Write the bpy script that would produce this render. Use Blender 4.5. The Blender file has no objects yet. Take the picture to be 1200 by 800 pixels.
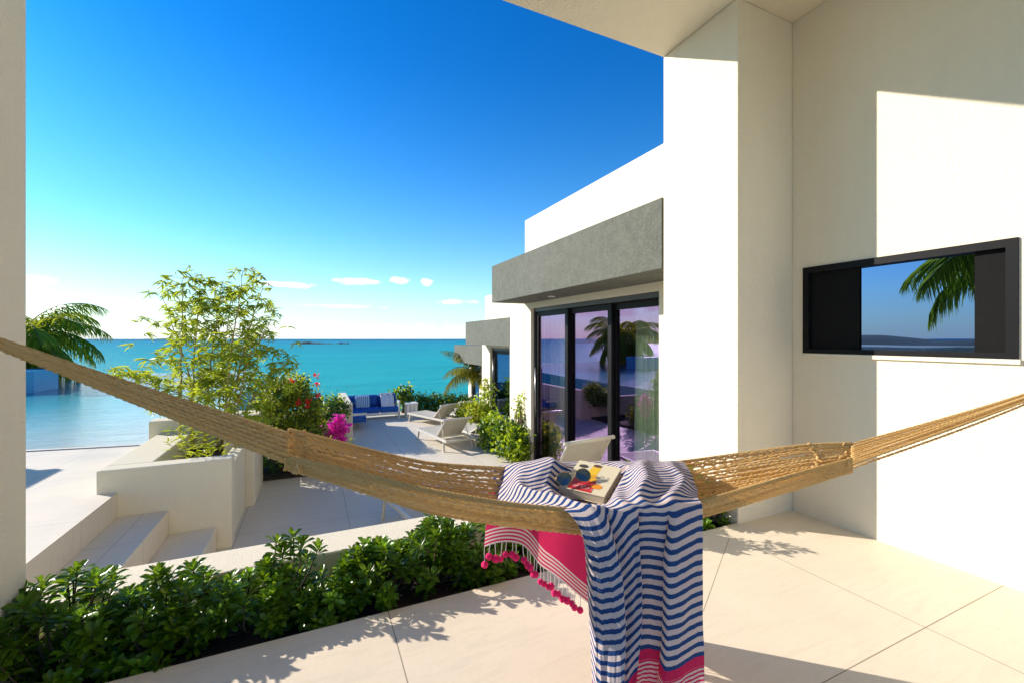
import bpy, math, random
import numpy as np
from mathutils import Vector, Matrix

# ------------------------------------------------------------------ camera, sky, sun
SC = bpy.context.scene
COL = SC.collection
F = 508.0
YAW = math.atan(232 / F)
SY, CY = math.sin(YAW), math.cos(YAW)
EYE = 1.45
cam = bpy.data.cameras.new('camera'); camo = bpy.data.objects.new('camera', cam); COL.objects.link(camo)
camo.location = (0, 0, EYE); camo.rotation_euler = (math.radians(90), 0, -YAW)
cam.sensor_width = 36; cam.lens = 36 * F / 1200; cam.shift_y = -3 / 1200
cam.clip_start = 0.05; cam.clip_end = 60000
SC.camera = camo
SUN_AZ = math.atan2(-.739, .674)          # compass angle of the sun from +Y, clockwise positive
SUN_EL = math.radians(23.3)
sl = bpy.data.lights.new('sun', 'SUN'); so = bpy.data.objects.new('sun', sl); COL.objects.link(so)
sl.energy = 4.0; sl.angle = math.radians(.5); sl.color = (1, .905, .81)
so.rotation_euler = Vector((math.sin(SUN_AZ) * math.cos(SUN_EL), math.cos(SUN_AZ) * math.cos(SUN_EL), math.sin(SUN_EL))).to_track_quat('Z', 'Y').to_euler()
so.location = (-20, 18, 12)
SC.view_settings.view_transform = 'Standard'; SC.view_settings.look = 'None'
SC.view_settings.exposure = 0.97; SC.view_settings.gamma = 1
SC.cycles.use_denoising = True
SC.cycles.max_bounces = 10; SC.cycles.diffuse_bounces = 7; SC.cycles.transparent_max_bounces = 16
SC.cycles.sample_clamp_indirect = 8


class NT:
    """tiny node helper"""
    def __init__(s, tree): s.t = tree; s.n = tree.nodes; s.l = tree.links
    def new(s, typ, **kw):
        n = s.n.new(typ)
        for k, v in kw.items(): setattr(n, k, v)
        return n
    def put(s, inp, v):
        if hasattr(v, 'links') and hasattr(v, 'node'): s.l.new(v, inp)
        else:
            inp.default_value = v
    def math(s, op, a, b=0.0, c=0.0, clamp=False):
        n = s.new('ShaderNodeMath', operation=op, use_clamp=clamp)
        s.put(n.inputs[0], a); s.put(n.inputs[1], b); s.put(n.inputs[2], c)
        return n.outputs[0]
    def mix(s, f, a, b):
        n = s.new('ShaderNodeMix', data_type='RGBA')
        s.put(n.inputs[0], f)
        for i, v in ((6, a), (7, b)):
            if isinstance(v, tuple): v = (*v[:3], 1)
            s.put(n.inputs[i], v)
        return n.outputs[2]
    def noise(s, vec, scale, detail=4, rough=.5, out=0, dist=0.0):
        n = s.new('ShaderNodeTexNoise'); n.inputs['Scale'].default_value = scale
        n.inputs['Detail'].default_value = detail; n.inputs['Roughness'].default_value = rough
        n.inputs['Distortion'].default_value = dist
        if vec is not None: s.l.new(vec, n.inputs['Vector'])
        return n.outputs[out]
    def ramp(s, f, *stops, interp='LINEAR'):
        n = s.new('ShaderNodeValToRGB'); n.color_ramp.interpolation = interp
        e = n.color_ramp.elements
        while len(e) < len(stops): e.new(.5)
        for el, (p, c) in zip(e, stops):
            el.position = p; el.color = (*c[:3], 1) if isinstance(c, tuple) else (c, c, c, 1)
        s.put(n.inputs[0], f); return n.outputs[0]
    def maprange(s, v, a, b, c=0.0, d=1.0):
        n = s.new('ShaderNodeMapRange'); s.put(n.inputs[0], v)
        for i, q in zip((1, 2, 3, 4), (a, b, c, d)): n.inputs[i].default_value = q
        return n.outputs[0]
    def scale(s, vec, xyz):
        n = s.new('ShaderNodeMapping'); s.l.new(vec, n.inputs[0]); n.inputs['Scale'].default_value = xyz
        return n.outputs[0]
    def bump(s, h, strength=.3, dist=.01, normal=None):
        n = s.new('ShaderNodeBump'); n.inputs['Strength'].default_value = strength; n.inputs['Distance'].default_value = dist
        s.put(n.inputs['Height'], h)
        if normal is not None: s.l.new(normal, n.inputs['Normal'])
        return n.outputs[0]


W = bpy.data.worlds.new('World'); SC.world = W; W.use_nodes = True
w = NT(W.node_tree)
bgn = W.node_tree.nodes['Background']; bgn.inputs[1].default_value = .145
sky = w.new('ShaderNodeTexSky', sky_type='NISHITA'); sky.sun_disc = False
sky.sun_elevation = SUN_EL; sky.sun_rotation = SUN_AZ; sky.altitude = 0
sky.air_density = 1.0; sky.dust_density = .25; sky.ozone_density = 3.0
hs = w.new('ShaderNodeHueSaturation'); hs.inputs['Saturation'].default_value = 1.35; hs.inputs['Value'].default_value = 1.0
w.l.new(sky.outputs[0], hs.inputs['Color'])
tc = w.new('ShaderNodeTexCoord'); gen = tc.outputs['Generated']
sep = w.new('ShaderNodeSeparateXYZ'); w.l.new(gen, sep.inputs[0])
az = w.math('ARCTAN2', sep.outputs[0], sep.outputs[1])
el = w.math('ARCSINE', sep.outputs[2])
wn = w.noise(w.scale(gen, (1, 1, 2.2)), 26, 6, .62)
wn2 = w.noise(w.scale(gen, (1, 1, 6)), 9, 5, .6)
cloud = None
def pxdir(x, y):
    r = (x - 600) / F
    return math.atan(r) + YAW, math.atan((397 - y) / F / math.hypot(1, r))
for (x, y, hw, hh, k) in ((336, 334, 40, 3.6, .9), (416, 330, 29, 4.6, .95), (467, 329, 12, 4.6, .9), (501, 331, 7, 4.6, .9), (534, 354, 24, 3, .6),
                          (44, 330, 22, 8, .9), (400, 359, 50, 2.5, .4), (150, 355, 50, 5, .35), (-300, 335, 180, 12, .9), (-700, 300, 200, 14, .9),
                          (440, 388, 260, 9, .42), (900, 386, 400, 9, .4)):
    a0, e0 = pxdir(x, y); a1, _ = pxdir(x + hw, y); _, e1 = pxdir(x, y - hh)
    u = w.math('DIVIDE', w.math('SUBTRACT', az, a0), abs(a1 - a0)); v = w.math('DIVIDE', w.math('SUBTRACT', el, e0), max(abs(e1 - e0), .004))
    d = w.math('ADD', w.math('MULTIPLY', u, u), w.math('MULTIPLY', v, v))
    d = w.math('ADD', d, w.math('MULTIPLY', w.math('SUBTRACT', wn, .5), 4.2))
    m = w.math('MULTIPLY', w.math('MULTIPLY', w.math('SUBTRACT', 1.15, d), 1.3, clamp=True), k)
    cloud = m if cloud is None else w.math('MAXIMUM', cloud, m)
# large bank of thin cloud seen only in the window's reflection
mulN = w.new('ShaderNodeMix', data_type='RGBA', blend_type='MULTIPLY'); mulN.inputs[0].default_value = 1.0
w.l.new(hs.outputs[0], mulN.inputs[6]); w.l.new(w.ramp(w.maprange(el, 0.0, 1.0), (.0, (.56, .76, .80)), (.22, (.20, .66, .80)), (.55, (.03, .55, .76))), mulN.inputs[7])
hz = w.math('POWER', 2.718, w.math('MULTIPLY', w.math('MAXIMUM', el, 0.0), -8.5))
azl = w.maprange(w.math('SUBTRACT', az, SUN_AZ), 0.0, 1.9, 1.0, 0.0)
hcol = w.mix(azl, (2.6, 3.7, 4.15), (4.35, 4.4, 4.3))
skyb = w.mix(w.math('MULTIPLY', hz, .93), mulN.outputs[2], hcol)
skycol = w.mix(cloud, skyb, (4.6, 4.55, 4.45))
w.l.new(skycol, bgn.inputs[0])

# ------------------------------------------------------------------ helpers
def at(x, y, f):
    """point on the photograph's ray at a forward distance"""
    r = (x - 600) / F
    return Vector((f * (SY + r * CY), f * (CY - r * SY), EYE + f * (397 - y) / F))

def props(o, label=None, cat=None, group=None, kind=None):
    for k, v in (('label', label), ('category', cat), ('group', group), ('kind', kind)):
        if v: o[k] = v
    return o

def thing(name, label, cat, loc=(0, 0, 0), rz=0, group=None):
    o = bpy.data.objects.new(name, None); COL.objects.link(o)
    o.empty_display_size = .2; o.location = loc; o.rotation_euler = (0, 0, rz)
    return props(o, label, cat, group)

class MB:
    """collects geometry in world (or thing-local) coordinates, builds ONE mesh object"""
    def __init__(s): s.v = []; s.f = []; s.m = []; s.n = 0; s.uv = []
    def add(s, verts, faces, mi=0, uv=None):
        verts = np.asarray(verts, float)
        s.v.append(verts); b = s.n
        s.f.extend([tuple(int(i) + b for i in f) for f in faces]); s.m.extend([mi] * len(faces)); s.n += len(verts)
        s.uv.append(np.asarray(uv, float) if uv is not None else np.zeros((len(verts), 2)))
        return s
    def box(s, x0, x1, y0, y1, z0, z1, mi=0):
        v = [(x, y, z) for z in (z0, z1) for y in (y0, y1) for x in (x0, x1)]
        return s.add(v, [(0, 2, 3, 1), (4, 5, 7, 6), (0, 1, 5, 4), (2, 6, 7, 3), (0, 4, 6, 2), (1, 3, 7, 5)], mi)
    def obox(s, c, ax, ay, az_, mi=0):
        c = Vector(c); v = [c + ax * i + ay * j + az_ * k for k in (-1, 1) for j in (-1, 1) for i in (-1, 1)]
        return s.add(v, [(0, 2, 3, 1), (4, 5, 7, 6), (0, 1, 5, 4), (2, 6, 7, 3), (0, 4, 6, 2), (1, 3, 7, 5)], mi)
    def prism(s, pts, z0, z1, mi=0):
        n = len(pts); v = [(p[0], p[1], z0) for p in pts] + [(p[0], p[1], z1) for p in pts]
        f = [tuple(range(n - 1, -1, -1)), tuple(range(n, 2 * n))] + [(i, (i + 1) % n, n + (i + 1) % n, n + i) for i in range(n)]
        return s.add(v, f, mi)
    def tube(s, pts, r, sides=6, mi=0, cap=True, flat=1.0):
        pts = np.asarray(pts, float); n = len(pts)
        rr = np.full(n, r) if np.isscalar(r) else np.asarray(r, float)
        t = np.gradient(pts, axis=0); t /= np.linalg.norm(t, axis=1)[:, None] + 1e-12
        up = np.array([0, 0, 1.]) if abs(t[0][2]) < .9 else np.array([1., 0, 0])
        if abs(t[:, 2]).max() > .97 and abs(t[:, 0]).max() < .9: up = np.array([1., 0, 0])
        a = np.cross(t, up); a /= np.linalg.norm(a, axis=1)[:, None] + 1e-12
        b = np.cross(a, t)
        ang = np.arange(sides) * 2 * math.pi / sides
        ring = pts[:, None, :] + rr[:, None, None] * (np.cos(ang)[None, :, None] * a[:, None, :] + flat * np.sin(ang)[None, :, None] * b[:, None, :])
        f = [(i * sides + j, i * sides + (j + 1) % sides, (i + 1) * sides + (j + 1) % sides, (i + 1) * sides + j) for i in range(n - 1) for j in range(sides)]
        if cap: f += [tuple(range(sides - 1, -1, -1)), tuple(range((n - 1) * sides, n * sides))]
        return s.add(ring.reshape(-1, 3), f, mi)
    def ball(s, c, r, mi=0, seg=8, rings=6, noise=0, sc=(1, 1, 1), rnd=random):
        v = []; f = []
        for i in range(rings + 1):
            th = math.pi * i / rings
            for j in range(seg):
                ph = 2 * math.pi * j / seg; k = r * (1 + noise * rnd.uniform(-1, 1))
                v.append((c[0] + k * sc[0] * math.sin(th) * math.cos(ph), c[1] + k * sc[1] * math.sin(th) * math.sin(ph), c[2] + k * sc[2] * math.cos(th)))
        for i in range(rings):
            for j in range(seg): f.append((i * seg + j, (i + 1) * seg + j, (i + 1) * seg + (j + 1) % seg, i * seg + (j + 1) % seg))
        return s.add(v, f, mi)
    def build(s, name, mats, parent=None, smooth=False, bevel=0, origin=None, local=False):
        V = np.concatenate(s.v)
        if parent is not None:
            off = np.zeros(3) if local else np.array(parent.location)
        else:
            off = np.array(origin) if origin is not None else np.array([(V[:, 0].min() + V[:, 0].max()) / 2, (V[:, 1].min() + V[:, 1].max()) / 2, V[:, 2].min()])
        me = bpy.data.meshes.new(name); me.from_pydata((V - off).tolist(), [], s.f)
        mats = mats if isinstance(mats, (list, tuple)) else [mats]
        for m in mats: me.materials.append(m)
        if len(mats) > 1: me.polygons.foreach_set('material_index', s.m)
        UV = np.concatenate(s.uv)
        if UV.any():
            lay = me.uv_layers.new(name='UVMap'); li = np.empty(len(me.loops), int); me.loops.foreach_get('vertex_index', li)
            lay.data.foreach_set('uv', UV[li].ravel())
        if smooth: me.polygons.foreach_set('use_smooth', [True] * len(me.polygons))
        me.update()
        o = bpy.data.objects.new(name, me); COL.objects.link(o)
        if parent is not None: o.parent = parent
        else: o.location = off
        if bevel:
            b = o.modifiers.new('bevel', 'BEVEL'); b.width = bevel; b.segments = 2; b.limit_method = 'ANGLE'
        return o

def grid(mb, P, mi=0, uv=None, closed=False):
    n, m = P.shape[:2]
    f = [(i * m + j, i * m + j + 1, (i + 1) * m + j + 1, (i + 1) * m + j) for i in range(n - 1) for j in range(m - 1)]
    mb.add(P.reshape(-1, 3), f, mi, None if uv is None else uv.reshape(-1, 2))

def copy_tree(o, parent=None):
    c = o.copy(); COL.objects.link(c); c.parent = parent
    for ch in [x for x in o.children]: copy_tree(ch, c)
    return c

def cr(P, n):
    """catmull-rom through control points P (k,3) -> n samples, chord spaced in index"""
    P = np.asarray(P, float); k = len(P); t = np.linspace(0, k - 1, n); i = np.clip(t.astype(int), 0, k - 2); u = (t - i)[:, None]
    g = lambda q: P[np.clip(q, 0, k - 1)]
    p0, p1, p2, p3 = g(i - 1), g(i), g(i + 1), g(i + 2)
    return .5 * (2 * p1 + (p2 - p0) * u + (2 * p0 - 5 * p1 + 4 * p2 - p3) * u ** 2 + (3 * p1 - p0 - 3 * p2 + p3) * u ** 3)

# ------------------------------------------------------------------ materials
def mat(name):
    m = bpy.data.materials.new(name); m.use_nodes = True
    k = NT(m.node_tree); k.p = m.node_tree.nodes['Principled BSDF']; k.out = m.node_tree.nodes['Material Output']
    k.pos = k.new('ShaderNodeNewGeometry').outputs['Position']; k.m = m
    return k
def setp(k, **kw):
    for a, v in kw.items():
        i = k.p.inputs[a.replace('_', ' ')]
        if isinstance(v, tuple): v = (*v[:3], 1)
        k.put(i, v)
    return k.m
def simple(name, col, rough=.6, metal=0, spec=.5, var=.08, vs=20, bump=0, bs=80, bd=.002):
    k = mat(name); n = k.noise(k.pos, vs, 4)
    d = tuple(c * (1 - var * 2) for c in col); l = tuple(min(1, c * (1 + var)) for c in col)
    setp(k, Base_Color=k.mix(n, d, l), Roughness=rough, Metallic=metal)
    k.p.inputs['Specular IOR Level'].default_value = spec
    if bump: k.l.new(k.bump(k.noise(k.pos, bs, 3), bump, bd), k.p.inputs['Normal'])
    return k.m
def stucco(name, col, stain=.06):
    k = mat(name)
    big = k.noise(k.pos, 1.3, 5, .6); fine = k.noise(k.pos, 70, 4, .6); grit = k.noise(k.pos, 260, 2)
    streak = k.noise(k.scale(k.pos, (6, 6, .7)), 2.0, 4, .6)
    a = k.mix(k.math('MULTIPLY', k.math('ADD', big, streak), .5), tuple(c * (1 - stain * 2) for c in col), tuple(min(1, c * (1 + stain * .5)) for c in col))
    a = k.mix(k.ramp(fine, (.3, .0), (.75, .25)), a, tuple(c * .86 for c in col))
    setp(k, Base_Color=a, Roughness=.88); k.p.inputs['Specular IOR Level'].default_value = .2
    h = k.math('ADD', k.math('MULTIPLY', fine, 1.0), k.math('MULTIPLY', grit, .5))
    k.l.new(k.bump(h, .8, .006), k.p.inputs['Normal'])
    return k.m
M = {}
M['stucco'] = stucco('white_stucco', (.83, .755, .59))
M['wallcream'] = stucco('cream_render', (.77, .71, .55), .05)
k = mat('grey_render')
n1 = k.ramp(k.noise(k.pos, 7, 8, .75), (.3, 0.), (.7, 1.)); n2 = k.ramp(k.noise(k.pos, 38, 5, .8), (.35, 0.), (.65, 1.)); n3 = k.noise(k.pos, 1.1, 4)
c = k.mix(k.math('MULTIPLY', k.math('ADD', n1, n2), .5), (.06, .066, .048), (.18, .19, .145)); c = k.mix(k.ramp(n3, (.35, 0.), (.7, .3)), c, (.17, .17, .145))
setp(k, Base_Color=c, Roughness=.9); k.l.new(k.bump(k.math('ADD', n2, k.math('MULTIPLY', n1, .6)), .7, .006), k.p.inputs['Normal']); M['grey'] = k.m

def tiles(name, col, sx, ox, sy, oy, jw=.0026, diag=None, joint=(.30, .25, .17)):
    k = mat(name); s = k.new('ShaderNodeSeparateXYZ'); k.l.new(k.pos, s.inputs[0])
    def line(v, pitch, off):
        q = k.math('SUBTRACT', k.math('FRACT', k.math('DIVIDE', k.math('SUBTRACT', v, off - pitch / 2), pitch)), .5)
        return k.math('LESS_THAN', k.math('MULTIPLY', k.math('ABSOLUTE', q), pitch), jw)
    m = k.math('MAXIMUM', line(s.outputs[0], sx, ox), line(s.outputs[1], sy, oy))
    if diag:
        (x0, y0, x1, y1) = diag; L = math.hypot(x1 - x0, y1 - y0); nx, ny = -(y1 - y0) / L, (x1 - x0) / L
        dd = k.math('ADD', k.math('MULTIPLY', k.math('SUBTRACT', s.outputs[0], x0), nx), k.math('MULTIPLY', k.math('SUBTRACT', s.outputs[1], y0), ny))
        al = k.math('ADD', k.math('MULTIPLY', k.math('SUBTRACT', s.outputs[0], x0), (x1 - x0) / L), k.math('MULTIPLY', k.math('SUBTRACT', s.outputs[1], y0), (y1 - y0) / L))
        inside = k.math('MULTIPLY', k.math('GREATER_THAN', al, 0), k.math('LESS_THAN', al, L))
        m = k.math('MAXIMUM', m, k.math('MULTIPLY', inside, k.math('LESS_THAN', k.math('ABSOLUTE', dd), jw * .8)))
    n = k.noise(k.pos, 2.2, 6, .62); f = k.noise(k.pos, 45, 4, .6); vein = k.noise(k.scale(k.pos, (1, 7, 1)), 3.5, 5, .6, dist=.8)
    a = k.mix(n, tuple(c * .88 for c in col), tuple(min(1, c * 1.06) for c in col))
    a = k.mix(k.ramp(f, (.45, 0.), (.8, .22)), a, tuple(c * .78 for c in col))
    a = k.mix(k.ramp(vein, (.5, 0.), (.75, .4)), a, tuple(c * .74 for c in col))
    setp(k, Base_Color=k.mix(m, a, joint), Roughness=k.maprange(n, .3, .7, .5, .72)); k.p.inputs['Specular IOR Level'].default_value = .35
    k.l.new(k.bump(k.math('SUBTRACT', f, k.math('MULTIPLY', m, 2.0)), .25, .003), k.p.inputs['Normal'])
    return k.m
M['terrace'] = tiles('terrace_stone', (.77, .665, .50), 2.44, .36, 1.26, 1.12, diag=(2.79, 2.24, 1.89, 1.68))
M['patio'] = tiles('patio_stone', (.70, .635, .51), 1.22, .40, 1.22, 7.2, jw=.0035, joint=(.36, .32, .25))
M['deck'] = tiles('pool_deck_stone', (.74, .67, .53), 1.22, -2.82, 1.5, 6.4, jw=.0035, joint=(.5, .45, .36))

M['black'] = simple('black_aluminium', (.010, .010, .011), .45, 0, .12)
M['dgrey'] = simple('grey_aluminium', (.035, .034, .034), .4, 0, .5)
M['steel'] = simple('brushed_steel', (.45, .45, .43), .35, 1)
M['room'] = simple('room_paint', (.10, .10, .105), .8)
M['soil'] = simple('dark_soil', (.035, .024, .016), .95, var=.4, bump=1, bs=60, bd=.01)
M['frame'] = simple('cream_powder_coat', (.60, .57, .48), .4)
k = mat('lounger_sling'); s_ = k.new('ShaderNodeTexWave'); k.l.new(k.pos, s_.inputs[0]); s_.inputs['Scale'].default_value = 60; s_.bands_direction = 'DIAGONAL'
setp(k, Base_Color=k.mix(k.noise(k.pos, 8), (.42, .39, .31), (.54, .50, .42)), Roughness=.8); k.l.new(k.bump(s_.outputs[1], .3, .002), k.p.inputs['Normal']); M['sling'] = k.m
M['blue'] = simple('blue_canvas', (.01, .10, .42), .85, var=.2, vs=12, bump=.4, bs=25, bd=.01)
M['paleblue'] = simple('pale_blue_glaze', (.22, .42, .62), .4, var=.15)
M['whitecloth'] = simple('white_cloth', (.75, .77, .8), .9, var=.1, bump=.5, bs=20, bd=.01)
M['whitemetal'] = simple('white_metal', (.75, .74, .70), .45)
M['bluetile'] = simple('blue_mosaic', (.04, .42, .66), .25, var=.25, vs=30)

# glass panes: clear pane with a reflective coating
def coated(name, tint, refl, through, fac):
    k = mat(name); g = k.new('ShaderNodeBsdfGlossy'); g.inputs['Roughness'].default_value = .0; g.inputs['Color'].default_value = (*refl, 1)
    t = k.new('ShaderNodeBsdfTransparent'); t.inputs['Color'].default_value = (*through, 1)
    fr = k.new('ShaderNodeLayerWeight'); fr.inputs['Blend'].default_value = .35
    b = k.bump(k.noise(k.pos, 1.1, 2), .05, .01); k.l.new(b, g.inputs['Normal'])
    mx = k.new('ShaderNodeMixShader'); k.l.new(k.math('ADD', k.math('MULTIPLY', fr.outputs['Facing'], .45), fac, clamp=True), mx.inputs[0])
    k.l.new(t.outputs[0], mx.inputs[1]); k.l.new(g.outputs[0], mx.inputs[2]); k.l.new(mx.outputs[0], k.out.inputs[0]); return k.m
M['glass_purple'] = coated('purple_coated_glass', 0, (.60, .42, .80), (.85, .88, .84), .20)
M['glass_blue'] = coated('blue_grey_glass', 0, (.15, .25, .46), (.1, .1, .1), .8)
k = mat('insect_screen'); setp(k, Base_Color=k.mix(k.noise(k.pos, 180, 2), (.008, .008, .009), (.018, .018, .017)), Roughness=.9); k.p.inputs['Specular IOR Level'].default_value = .05; M['screen'] = k.m
M['curtain'] = simple('sheer_curtain', (.72, .84, .66), .9, var=.1)

# water
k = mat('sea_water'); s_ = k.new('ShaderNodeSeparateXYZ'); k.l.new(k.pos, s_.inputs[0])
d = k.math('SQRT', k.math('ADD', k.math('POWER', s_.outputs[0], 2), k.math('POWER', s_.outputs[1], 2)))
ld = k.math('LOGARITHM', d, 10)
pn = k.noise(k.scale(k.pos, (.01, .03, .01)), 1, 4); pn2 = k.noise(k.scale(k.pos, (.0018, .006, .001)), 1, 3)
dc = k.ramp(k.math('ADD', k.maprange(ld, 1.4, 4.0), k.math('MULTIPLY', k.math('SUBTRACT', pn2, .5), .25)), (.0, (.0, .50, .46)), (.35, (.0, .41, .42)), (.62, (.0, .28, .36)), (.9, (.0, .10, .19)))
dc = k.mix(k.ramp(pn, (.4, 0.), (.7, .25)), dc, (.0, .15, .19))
setp(k, Base_Color=dc, Roughness=.4); k.p.inputs['IOR'].default_value = 1.33; k.p.inputs['Specular IOR Level'].default_value = .07
wv = k.math('ADD', k.noise(k.scale(k.pos, (.5, 1.2, 1)), 1.0, 8, .7), k.math('MULTIPLY', k.noise(k.scale(k.pos, (.06, .16, 1)), 1, 3), 2.0))
k.l.new(k.bump(wv, 1.0, .6), k.p.inputs['Normal']); M['sea'] = k.m
k = mat('pool_water'); s_ = k.new('ShaderNodeSeparateXYZ'); k.l.new(k.pos, s_.inputs[0])
rip = k.noise(k.scale(k.pos, (2.2, 4.6, 1)), 1.0, 6, .65, dist=1.2); rip2 = k.noise(k.scale(k.pos, (1, 1.6, 1)), 1.5, 3)
dep = k.math('ADD', k.math('MULTIPLY', k.math('SUBTRACT', s_.outputs[1], 8.3), 1.0), k.math('MULTIPLY', k.math('ADD', s_.outputs[0], 3.0), -.9))
depf = k.math('ADD', k.maprange(dep, 0, 17), k.math('MULTIPLY', k.math('SUBTRACT', rip, .5), .22))
pc = k.ramp(depf, (.0, (.60, .68, .60)), (.2, (.34, .62, .60)), (.45, (.10, .46, .49)), (.8, (.006, .17, .25)), (1., (.003, .12, .20)))
setp(k, Base_Color=pc, Roughness=.12); k.p.inputs['IOR'].default_value = 1.33
k.p.inputs['Specular IOR Level'].default_value = .25; k.l.new(k.bump(k.math('ADD', rip, rip2), .5, .05), k.p.inputs['Normal']); M['pool'] = k.m
M['land'] = simple('sand_and_scrub', (.48, .42, .30), .95, var=.3, vs=.8, bump=.5, bs=6, bd=.05)
M['hill'] = simple('scrubby_hill', (.05, .065, .03), .95, var=.4, vs=.05)
M['rock'] = simple('dark_rock', (.03, .035, .03), .95, var=.3, vs=.1)

# leaves
def leafmat(name, dark, light, rough=.4, trans=.3, tcol=None, spec=.5):
    k = mat(name); g = k.new('ShaderNodeNewGeometry'); r = g.outputs['Random Per Island']
    c = k.mix(r, dark, light); setp(k, Base_Color=c, Roughness=rough); k.p.inputs['Specular IOR Level'].default_value = spec
    t = k.new('ShaderNodeBsdfTranslucent'); k.put(t.inputs[0], k.mix(r, tuple(q * .9 for q in (tcol or light)), (tcol or light)))
    mx = k.new('ShaderNodeMixShader'); mx.inputs[0].default_value = trans
    k.l.new(k.p.outputs[0], mx.inputs[1]); k.l.new(t.outputs[0], mx.inputs[2]); k.l.new(mx.outputs[0], k.out.inputs[0]); return k.m
M['leaf_dark'] = leafmat('glossy_dark_leaf', (.030, .078, .006), (.11, .215, .014), .28, .36, (.27, .44, .01), .35)
M['leaf_new'] = leafmat('young_leaf', (.09, .23, .012), (.17, .36, .02), .28, .4, (.30, .52, .02))
M['bamboo_leaf'] = leafmat('bamboo_leaf', (.06, .14, .012), (.30, .38, .02), .42, .45, (.66, .74, .04))
M['bush_leaf'] = leafmat('bush_leaf', (.05, .11, .01), (.28, .32, .02), .45, .45, (.60, .58, .03))
M['hedge_leaf'] = leafmat('hedge_leaf', (.02, .07, .012), (.06, .15, .02), .4, .3)
M['lime_leaf'] = leafmat('lime_leaf', (.10, .22, .012), (.28, .42, .02), .4, .45, (.55, .66, .02))
M['palm_leaf'] = leafmat('palm_leaf', (.04, .11, .015), (.20, .28, .03), .3, .5, (.60, .66, .05))
M['palm_yellow'] = leafmat('yellow_palm_leaf', (.08, .12, .02), (.26, .24, .03), .4, .35, (.40, .38, .04))
M['magenta'] = leafmat('magenta_bract', (.55, .01, .32), (.80, .03, .50), .6, .45, (.95, .05, .60))
M['red'] = leafmat('red_petal', (.60, .01, .015), (.85, .04, .03), .5, .35, (.9, .05, .03))
M['stem'] = simple('brown_stem', (.10, .065, .035), .8, var=.3)
M['green_stem'] = simple('green_stem', (.10, .13, .03), .6, var=.3)
M['culm'] = simple('bamboo_culm', (.42, .30, .07), .4, var=.3, vs=6)
M['trunk'] = simple('palm_bark', (.16, .12, .085), .9, var=.3, vs=12, bump=.8, bs=25, bd=.02)

# ------------------------------------------------------------------ setting
def structure(name, mb, m, **kw):
    return props(mb.build(name, m, **kw), kind='structure')

# ground: one sheet that falls from the garden to the shore
xs = np.concatenate([np.linspace(-90, -30, 13), np.linspace(-28, 30, 59), np.linspace(34, 90, 12)]); ys = np.concatenate([np.linspace(-90, -10, 17), np.linspace(-8, 40, 49)])
G = np.zeros((len(xs), len(ys), 3)); rg = random.Random(3)
for i, x in enumerate(xs):
    for j, y in enumerate(ys):
        edge = 14.2 if x > -.5 else (26.5 if x < -1.5 else 14.2 + (-.5 - x) * 12.3)
        t = min(max((y - edge) / 6, 0), 1); t = t * t * (3 - 2 * t)
        tl = min(max((-x - 32) / 8, 0), 1)
        z = -1.35 - 6.2 * max(t, tl)
        G[i, j] = (x, y, z + rg.uniform(-.05, .05))
g_ = MB(); grid(g_, np.flip(G, 0)); structure('ground', g_, M['land'], smooth=True)

# sea: fan of rings out to the horizon
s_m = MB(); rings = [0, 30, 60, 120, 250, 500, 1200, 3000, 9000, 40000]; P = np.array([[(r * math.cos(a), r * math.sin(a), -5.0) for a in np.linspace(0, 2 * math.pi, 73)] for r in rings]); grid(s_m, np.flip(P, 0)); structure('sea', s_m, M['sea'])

def mound(name, x0, x1, y0, dy, h, m, seed, nx=60):
    rnd = random.Random(seed); mb = MB(); ph = [rnd.uniform(0, 6) for _ in range(8)]
    P = np.zeros((nx, 9, 3))
    for i in range(nx):
        u = i / (nx - 1); e = math.sin(math.pi * u) ** .45
        hh = h * e * (.55 + .25 * math.sin(3 * u + ph[0]) + .14 * math.sin(9 * u + ph[1]) + .09 * math.sin(23 * u + ph[2]) + .05 * math.sin(57 * u + ph[3]))
        for j in range(9):
            v = j / 8; P[i, j] = (x0[0] + (x1[0] - x0[0]) * u, x0[1] + (x1[1] - x0[1]) * u, -5.3 + max(hh, .1 * h) * math.sin(math.pi * v) ** .7 * (1 if 0 < j < 8 else 0))
            q = (v - .5) * dy; dx, dy_ = x1[0] - x0[0], x1[1] - x0[1]; L = math.hypot(dx, dy_); P[i, j, 0] += -dy_ / L * q; P[i, j, 1] += dx / L * q
    grid(mb, P); return structure(name, mb, m, smooth=True)
a, b = at(340, 397, 545), at(391, 397, 545); mound('island', a, b, 0, 18, 3.6, M['rock'], 1)
a, b = at(393, 397, 560), at(409, 397, 560); mound('island', a, b, 0, 12, 4.2, M['rock'], 5, 30)
mound('hills', (-620, -120), (-470, 640), 0, 200, 26, M['hill'], 9, 120)

# pool deck, pool, grate
mb = MB(); mb.prism([(-1.81, 3.3), (-1.81, 5.66), (-1.92, 5.66), (-1.92, 8.12), (-2.4, 8.14), (-6, 8.75), (-6.0, 3.3)], -1.3, -.10); mb.box(-14, -6.0, 3.3, 10.1, -1.3, -.103)
structure('pool_deck', mb, M['deck'])
mb = MB(); mb.prism([(-14, 10.1), (-6, 8.75), (-2.4, 8.14), (-1.4, 8.0), (-2.6, 25.0), (-30, 25.0), (-30, 10.1)][::1], -1.6, -.115)
structure('pool_water', mb, M['pool'])
mb = MB()
for q in np.arange(0, 1, .0085):
    x = -2.15 + (-7.2 + 2.15) * q; y = 7.98 + (8.82 - 7.98) * q
    mb.obox((x, y, -.098), Vector((.014, -.002, 0)), Vector((.004, .03, 0)), Vector((0, 0, .003)))
o = mb.build('drain_grate', M['dgrey']); props(o, 'thin dark slotted drain channel set in the pale deck along the pool edge', 'drain')

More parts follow.
